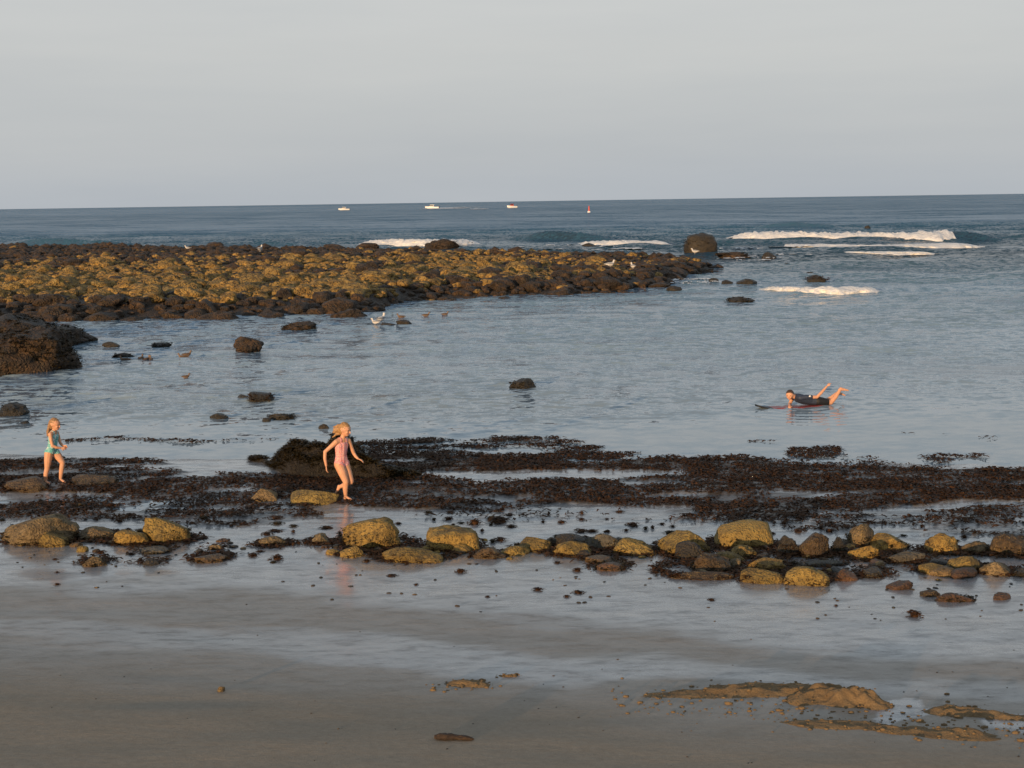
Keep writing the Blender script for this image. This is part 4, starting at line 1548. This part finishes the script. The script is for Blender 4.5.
def board_mesh(x0, x1, zoff, th, wmax, keep):
    n, k = 60, 16
    V, F = [], []
    rows = [i / (n - 1) for i in range(n)]
    rows = [t_ for t_ in rows if keep[0] <= t_ <= keep[1]]
    for t_ in rows:
        x = x0 + (x1 - x0) * t_
        w_ = wmax * (math.sin(math.pi * min(.93, .03 + t_ * .92)) ** .55)
        rock_ = .085 * max(0, 1 - t_ / .26) ** 2 + .02 * max(0, (t_ - .8) / .2)
        for j in range(k):
            a = 2 * math.pi * j / k
            V.append((x, w_ * math.cos(a), zoff + rock_ + th * (abs(math.sin(a)) ** .7) * (1 if math.sin(a) > 0 else -1)))
    m_ = len(rows)
    for i in range(m_ - 1):
        for j in range(k):
            F.append((i * k + j, i * k + (j + 1) % k, (i + 1) * k + (j + 1) % k, (i + 1) * k + j))
    bm = bmesh.new()
    vs = [bm.verts.new(v) for v in V]
    for f in F:
        bm.faces.new([vs[i] for i in f])
    bm.faces.new(vs[:k])
    bm.faces.new(list(reversed(vs[-k:])))
    bmesh.ops.recalc_face_normals(bm, faces=bm.faces)
    me_ = bpy.data.meshes.new('board')
    bm.to_mesh(me_)
    bm.free()
    for p in me_.polygons:
        p.use_smooth = True
    return me_


me = board_mesh(-1.22, .60, .012, .022, .27, (.2, 1))
me.materials.append(M['redfoam'])
link('deck', me, bd)
me = board_mesh(-1.22, .60, .012, .023, .275, (0, .205))
me.materials.append(M['blackplastic'])
link('nose', me, bd)

sf = person((wp.x, wp.y, -.03), 'swimmer in a dark shirt lying on a board, one arm and feet raised')
sf.rotation_euler.z = YAW
b_ = Body()
HD = V3(-.37, -.05, .315)
b_.chain('torso', [(V3(.33, 0, .155), .105), (V3(.18, 0, .15), .10), (V3(.02, 0, .185), .115), (V3(-.14, 0, .235), .105)])
for k in (-1, 1):
    b_.cap('torso', V3(.33, .07 * k, .15), .095, V3(.18, .05 * k, .15), .085)
    b_.cap('torso', V3(.18, .05 * k, .15), .085, V3(-.12, .09 * k, .225), .085)
b_.chain('torso', [(V3(-.17, -.16, .26), .062), (V3(-.19, 0, .27), .07), (V3(-.17, .16, .26), .062)])
b_.chain('neck', [(V3(-.21, 0, .27), .06), (V3(-.32, -.03, .29), .052)])
f_, u_, r_ = head(b_, HD, (-.62, -.78, -.08), (-.05, 0, 1), 1.08)
# near arm swung back, hand out of the water
b_.chain('sleeve', [(V3(-.16, -.18, .26), .062), (V3(-.02, -.22, .28), .052), (V3(.10, -.24, .275), .047)])
b_.chain('arm', [(V3(.10, -.24, .275), .043), (V3(.24, -.25, .27), .040), (V3(.36, -.24, .37), .037), (V3(.50, -.22, .50), .026)])
hand(b_, V3(.505, -.22, .505), (.7, .1, .7), (-.6, -.3, .7), 1.0, 1)
# far arm folded under the chin on the deck
b_.chain('sleeve', [(V3(-.17, .17, .25), .06), (V3(-.23, .16, .17), .05)])
b_.chain('arm', [(V3(-.23, .16, .17), .045), (V3(-.30, .10, .075), .042), (V3(-.36, -.02, .07), .036), (V3(-.41, -.14, .075), .028)])
hand(b_, V3(-.413, -.15, .075), (-.5, -.85, -.05), (0, 0, 1), 1.0, -1)
b_.chain('short', [(V3(.35, -.085, .145), .10), (V3(.47, -.095, .13), .088), (V3(.58, -.10, .115), .075)])
b_.chain('short', [(V3(.35, .085, .145), .10), (V3(.47, .10, .13), .088), (V3(.58, .11, .115), .075)])
b_.chain('leg', [(V3(.58, -.10, .115), .068), (V3(.68, -.105, .10), .060), (V3(.80, -.10, .22), .054), (V3(.93, -.09, .40), .036)])
foot(b_, V3(.94, -.09, .42), V3(1.13, -.10, .37), 1.2)
b_.chain('leg', [(V3(.58, .11, .115), .068), (V3(.67, .115, .10), .060), (V3(.80, .12, .17), .054), (V3(.97, .13, .29), .036)])
foot(b_, V3(.98, .13, .30), V3(1.16, .13, .22), 1.2)
me = b_.remesh(.008, 3)
me.materials.append(M['skin'])
link('body', me, sf)
shell(b_, me, lambda co, g_: np.array([x in ('torso', 'sleeve', 'short') for x in g_]) & (co[:, 0] < .37), .006, 'shirt', M['rash'], sf)
shell(b_, me, lambda co, g_: (np.abs(co[:, 1]) < .215) & (co[:, 2] < .27) & (co[:, 0] < .61) & (co[:, 0] > .28), .007, 'swim_shorts', M['shorts'], sf)
small('emblem', (.045, -.278, .30), .03, M['white'], sf, (1, .25, .8))
face_bits(HD, f_, u_, r_, 1.08, sf)
hb = Body()
hb.cap('h', HD + u_ * .045 - f_ * .025, .094, HD + u_ * .045 + f_ * .005, .088)
hb.cap('h', HD + u_ * .02 - f_ * .035, .094, HD - u_ * .03 - f_ * .045, .07)
hair_mesh(hb, M['hairdark'], sf, .01)


# ------------------------------------------------------------------ birds
def bird(kind):
    root = link('gull' if kind == 'gull' else 'duck', None)
    white = kind == 'gull'
    bb = Body()
    bb.chain('b', [(V3(-.17, 0, .12), .03), (V3(-.06, 0, .115), .075), (V3(.06, 0, .12), .082), (V3(.13, 0, .15), .055)])
    bb.chain('b', [(V3(.13, 0, .15), .05), (V3(.17, 0, .23), .034), (V3(.18, 0, .265), .042), (V3(.205, 0, .265), .032)])
    bb.cap('b', V3(-.12, 0, .125), .035, V3(-.27, 0, .125), .014, ((0, 0, 1), .45))
    if white:
        for k in (-1, 1):
            bb.cap('b', V3(0, .03 * k, .06), .010, V3(.01, .03 * k, -.03), .007)
            bb.cap('b', V3(.01, .03 * k, -.03), .007, V3(.05, .035 * k, -.035), .006)
    me_ = bb.remesh(.009, 2)
    me_.materials.append(M['gullwhite' if white else 'duckpale'])
    link('body', me_, root)
    for k in (-1, 1):
        wb = Body()
        wb.chain('w', [(V3(.10, .07 * k, .15), .030), (V3(-.04, .078 * k, .155), .038), (V3(-.26, .03 * k, .15), .010)], ((0, 1, 0), .45))
        me_ = wb.remesh(.009, 1)
        me_.materials.append(M['gullgrey' if white else 'duckbrown'])
        link('wing', me_, root)
    kb = Body()
    kb.cap('k', V3(.23, 0, .26), .014, V3(.285, 0, .25), .006)
    me_ = kb.remesh(.004, 1)
    me_.materials.append(M['beak' if white else 'beakdark'])
    link('beak', me_, root)
    return root


gull, duck = bird('gull'), bird('duck')
first = {'gull': True, 'duck': True}


def put_bird(kind, px, py, z, ang, label, s=1.0, group=None):
    src = gull if kind == 'gull' else duck
    if first[kind]:
        o = src
        first[kind] = False
    else:
        o = copy_tree(src)
    p = at_z(px, py, z)
    o.location = (p.x, p.y, z + (.04 * s if kind == 'gull' else -.045 * s))
    o.rotation_euler.z = R(ang)
    if kind == 'duck':
        s *= .62
    o.scale = (s, s, s)
    tag(o, label, 'gull' if kind == 'gull' else 'duck', group)


put_bird('gull', 381, 324, .03, 60, 'upright white gull on a sliver of rock in the lagoon', 1.35)
put_bird('gull', 375.5, 325.5, .0, 150, 'smaller buff gull just left of the upright white one', .9)
put_bird('gull', 260, 252, 1.25, 70, 'white gull on the crest of the reef, left part', 1.7)
put_bird('gull', 188, 250, 1.2, 200, 'tiny gull on the reef crest near the left end', 1.2)
put_bird('gull', 610, 268, .8, 20, 'buff gull standing on the dark end of the reef', 1.5)
put_bird('gull', 633, 269.5, .7, 110, 'white gull low on the dark end of the reef', 1.3)
put_bird('gull', 695, 254, .5, 160, 'white gull at the foot of the large domed rock', 1.4)
put_bird('duck', 125, 361, 0, 185, 'brown duck floating in front of the flat dark rock', 1.3)
put_bird('duck', 141, 359.5, 0, 80, 'brown duck, leftmost of the trio swimming close together', 1.25)
put_bird('duck', 146.5, 360.5, 0, 60, 'brown duck in the middle of the trio swimming together', 1.25)
put_bird('duck', 151, 360.5, 0, 110, 'brown duck, rightmost of the trio swimming close together', 1.15)
put_bird('duck', 183, 358, 0, 190, 'brown duck floating apart, front one of a pair', 1.2)
put_bird('duck', 187, 355.5, 0, 30, 'brown duck floating apart, rear one of a pair', 1.2)
put_bird('duck', 426, 316, 0, 10, 'dark duck swimming near the front edge of the reef', 1.3)
put_bird('duck', 401, 317.5, 0, 185, 'dark duck swimming right of the upright white gull', 1.3)
put_bird('duck', 445, 315, 0, 15, 'dark duck swimming farthest right off the reef front', 1.2)
put_bird('duck', 186, 377.5, 0, 30, 'lone dark duck out in the middle of the calm lagoon', .9)


# ------------------------------------------------------------------ boats
def loft(sections, m_, name, root):
    """sections: rings of (x, y, z)"""
    k = len(sections[0])
    bm = bmesh.new()
    rows = [[bm.verts.new(v) for v in s] for s in sections]
    for a, c in zip(rows[:-1], rows[1:]):
        for j in range(k):
            bm.faces.new((a[j], a[(j + 1) % k], c[(j + 1) % k], c[j]))
    bm.faces.new(rows[0])
    bm.faces.new(list(reversed(rows[-1])))
    bmesh.ops.recalc_face_normals(bm, faces=bm.faces)
    me_ = bpy.data.meshes.new(name)
    bm.to_mesh(me_)
    bm.free()
    me_.materials.append(m_)
    return link(name, me_, root)


def boxloft(x0, x1, y, z0, z1, slope0, slope1, m_, name, root):
    return loft([[(x0, -y, z0), (x0, y, z0), (x0 + slope0, y * .85, z1), (x0 + slope0, -y * .85, z1)],
                 [(x1, -y, z0), (x1, y, z0), (x1 - slope1, y * .85, z1), (x1 - slope1, -y * .85, z1)]], m_, name, root)


def motorboat(px, py, L, hgt, heading, label, hull_m, dark_top, cab_m=None):
    p = at_z(px, py, 0)
    root = link('motorboat', None, None, (p.x, p.y, 0))
    root.rotation_euler.z = R(heading)
    root.scale = (L / 10, L / 10, L / 10 * hgt)
    tag(root, label, 'boat')
    sec = []
    for t_ in (0, .2, .45, .65, .82, .93, 1):
        x = -5 + 10 * t_
        w_ = 1.5 * (1 - max(0, (t_ - .5) / .5) ** 2.2) + .04
        sheer = 1.3 + .75 * max(0, t_ - .3) ** 1.3
        keel = -.3 + .5 * max(0, t_ - .7) / .3 * 1.6
        sec.append([(x, -w_, sheer), (x, -w_ * .8, .2 + max(0, keel)), (x, 0, keel), (x, w_ * .8, .2 + max(0, keel)), (x, w_, sheer)])
    loft(sec, hull_m, 'hull', root)
    cab = boxloft(-1.4, 2.2, 1.05, 1.45, 2.7, .1, .9, cab_m or M['offwhite'], 'cabin', root)
    boxloft(-1.1, 2.0, 1.075, 1.9, 2.5, .05, .45, M['glassdark'], 'window', cab)
    boxloft(-2.2, 1.6, 1.15, 2.72, 2.86, 0, .1, M['navy'] if dark_top else M['white'], 'roof', root)
    boxloft(-5.5, -4.9, .35, .3, 1.9, .1, .1, M['blackplastic'], 'engine', root)
    return root


motorboat(344, 210.2, 8.5, 1.0, 183, 'white motorboat, leftmost on the horizon, without a wake', M['white'], False)
motorboat(432, 208.6, 11, 1.0, 178, 'white motorboat speeding left with a pale wake behind it', M['white'], False)
motorboat(512, 208.0, 7.5, 1.45, 200, 'boat with a dark roof and red and white hull, under mid horizon', M['white'], True, M['redpaint'])
p = at_z(589, 212.5, 0)
bu = link('buoy', None, None, (p.x, p.y, 0))
bu.scale = (.75, .75, .75)
tag(bu, 'small red and white buoy upright on the far water', 'buoy')
k = 14


def ring(r, z):
    return [(r * math.cos(2 * math.pi * j / k), r * math.sin(2 * math.pi * j / k), z) for j in range(k)]


loft([ring(.55, -.4), ring(.85, .0), ring(.85, .55), ring(.5, .8)], M['white'], 'float', bu)
loft([ring(.46, .8), ring(.34, 2.4), ring(.30, 3.0)], M['redpaint'], 'tower', bu)
loft([ring(.12, 3.0), ring(.42, 3.1), ring(.08, 3.6)], M['redpaint'], 'topmark', bu)
V, F = [], []
foam_patch(V, F, 440, 475, 207.2, 209.0, 271, .40, (1.2, 8), .2, (.05, .02))
foam_patch(V, F, 474, 488, 208.0, 210.0, 273, .45, (1.2, 8), .2, (.08, .02))
V, F = np.concatenate(V), np.concatenate(F)
tag(link('boat_wake', mesh_np('boat_wake', V, F, M['foam'])), 'thin pale wake of foam trailing right behind the speeding white boat', kind='stuff')

# ------------------------------------------------------------------ light and sky
SUN_EL, SUN_AZ = R(5.6), R(180 + 27)           # azimuth from +Y, clockwise: behind the camera, to the left
sd = Vector((math.sin(SUN_AZ) * math.cos(SUN_EL), math.cos(SUN_AZ) * math.cos(SUN_EL), math.sin(SUN_EL)))
sl = bpy.data.lights.new('sun', 'SUN')
sl.energy = 4.7
sl.angle = R(.6)
sl.color = (1, .66, .36)
so = link('sun', sl)
so.rotation_euler = sd.to_track_quat('Z', 'Y').to_euler()
wo = bpy.data.worlds.new('World')
SC.world = wo
wo.use_nodes = True
nt = wo.node_tree
bg = nt.nodes['Background']
sky = N(nt, 'ShaderNodeTexSky', sky_type='NISHITA', sun_disc=False, sun_elevation=SUN_EL, sun_rotation=SUN_AZ, dust_density=2.0, ozone_density=1.5)
tc = nt.nodes.new('ShaderNodeTexCoord')
sp = N(nt, 'ShaderNodeSeparateXYZ')
nt.links.new(tc.outputs['Generated'], sp.inputs[0])
mp = nt.nodes.new('ShaderNodeMapping')
mp.inputs['Scale'].default_value = (1.2, 1.2, 14)
nt.links.new(tc.outputs['Generated'], mp.inputs[0])
cl = noise(nt, mp.outputs[0], 1.6, 4, .55)
el = mth(nt, 'ADD', sp.outputs['Z'], mth(nt, 'MULTIPLY', mth(nt, 'SUBTRACT', cl, .5), .055))


def s2l(r, g_, b__):
    return tuple(((c / 255 + .055) / 1.055) ** 2.4 for c in (r, g_, b__))


veil = ramp(nt, el, [(0, s2l(184, 190, 196)), (.045, s2l(191, 195, 198)), (.10, s2l(202, 204, 204)), (.15, s2l(206, 208, 208)), (.26, s2l(193, 206, 214)), (.45, s2l(170, 182, 193)), (1, s2l(132, 146, 164))])
mp2 = nt.nodes.new('ShaderNodeMapping')
mp2.inputs['Scale'].default_value = (2.2, 2.2, 16)
mp2.inputs['Rotation'].default_value = (R(2.5), R(1.5), 0)
nt.links.new(tc.outputs['Generated'], mp2.inputs[0])
veil = mixc(nt, 1.0, veil, ramp(nt, noise(nt, mp2.outputs[0], 1.1, 5, .6), [(.3, (.955, .96, .968)), (.7, (1.03, 1.022, 1.015))]), 'MULTIPLY')
ten = N(nt, 'ShaderNodeVectorMath', operation='SCALE')
nt.links.new(veil, ten.inputs[0])
ten.inputs['Scale'].default_value = 10.0
nt.links.new(mixc(nt, .93, sky.outputs[0], ten.outputs[0]), bg.inputs['Color'])
bg.inputs['Strength'].default_value = .1

SC.view_settings.view_transform = 'Standard'
SC.view_settings.look = 'None'
SC.view_settings.exposure = 0
SC.view_settings.gamma = 1
SC.render.engine = 'CYCLES'
SC.cycles.max_bounces = 5
SC.cycles.diffuse_bounces = 2
SC.cycles.glossy_bounces = 3
SC.cycles.use_denoising = True
SC.render.filter_size = 1.7
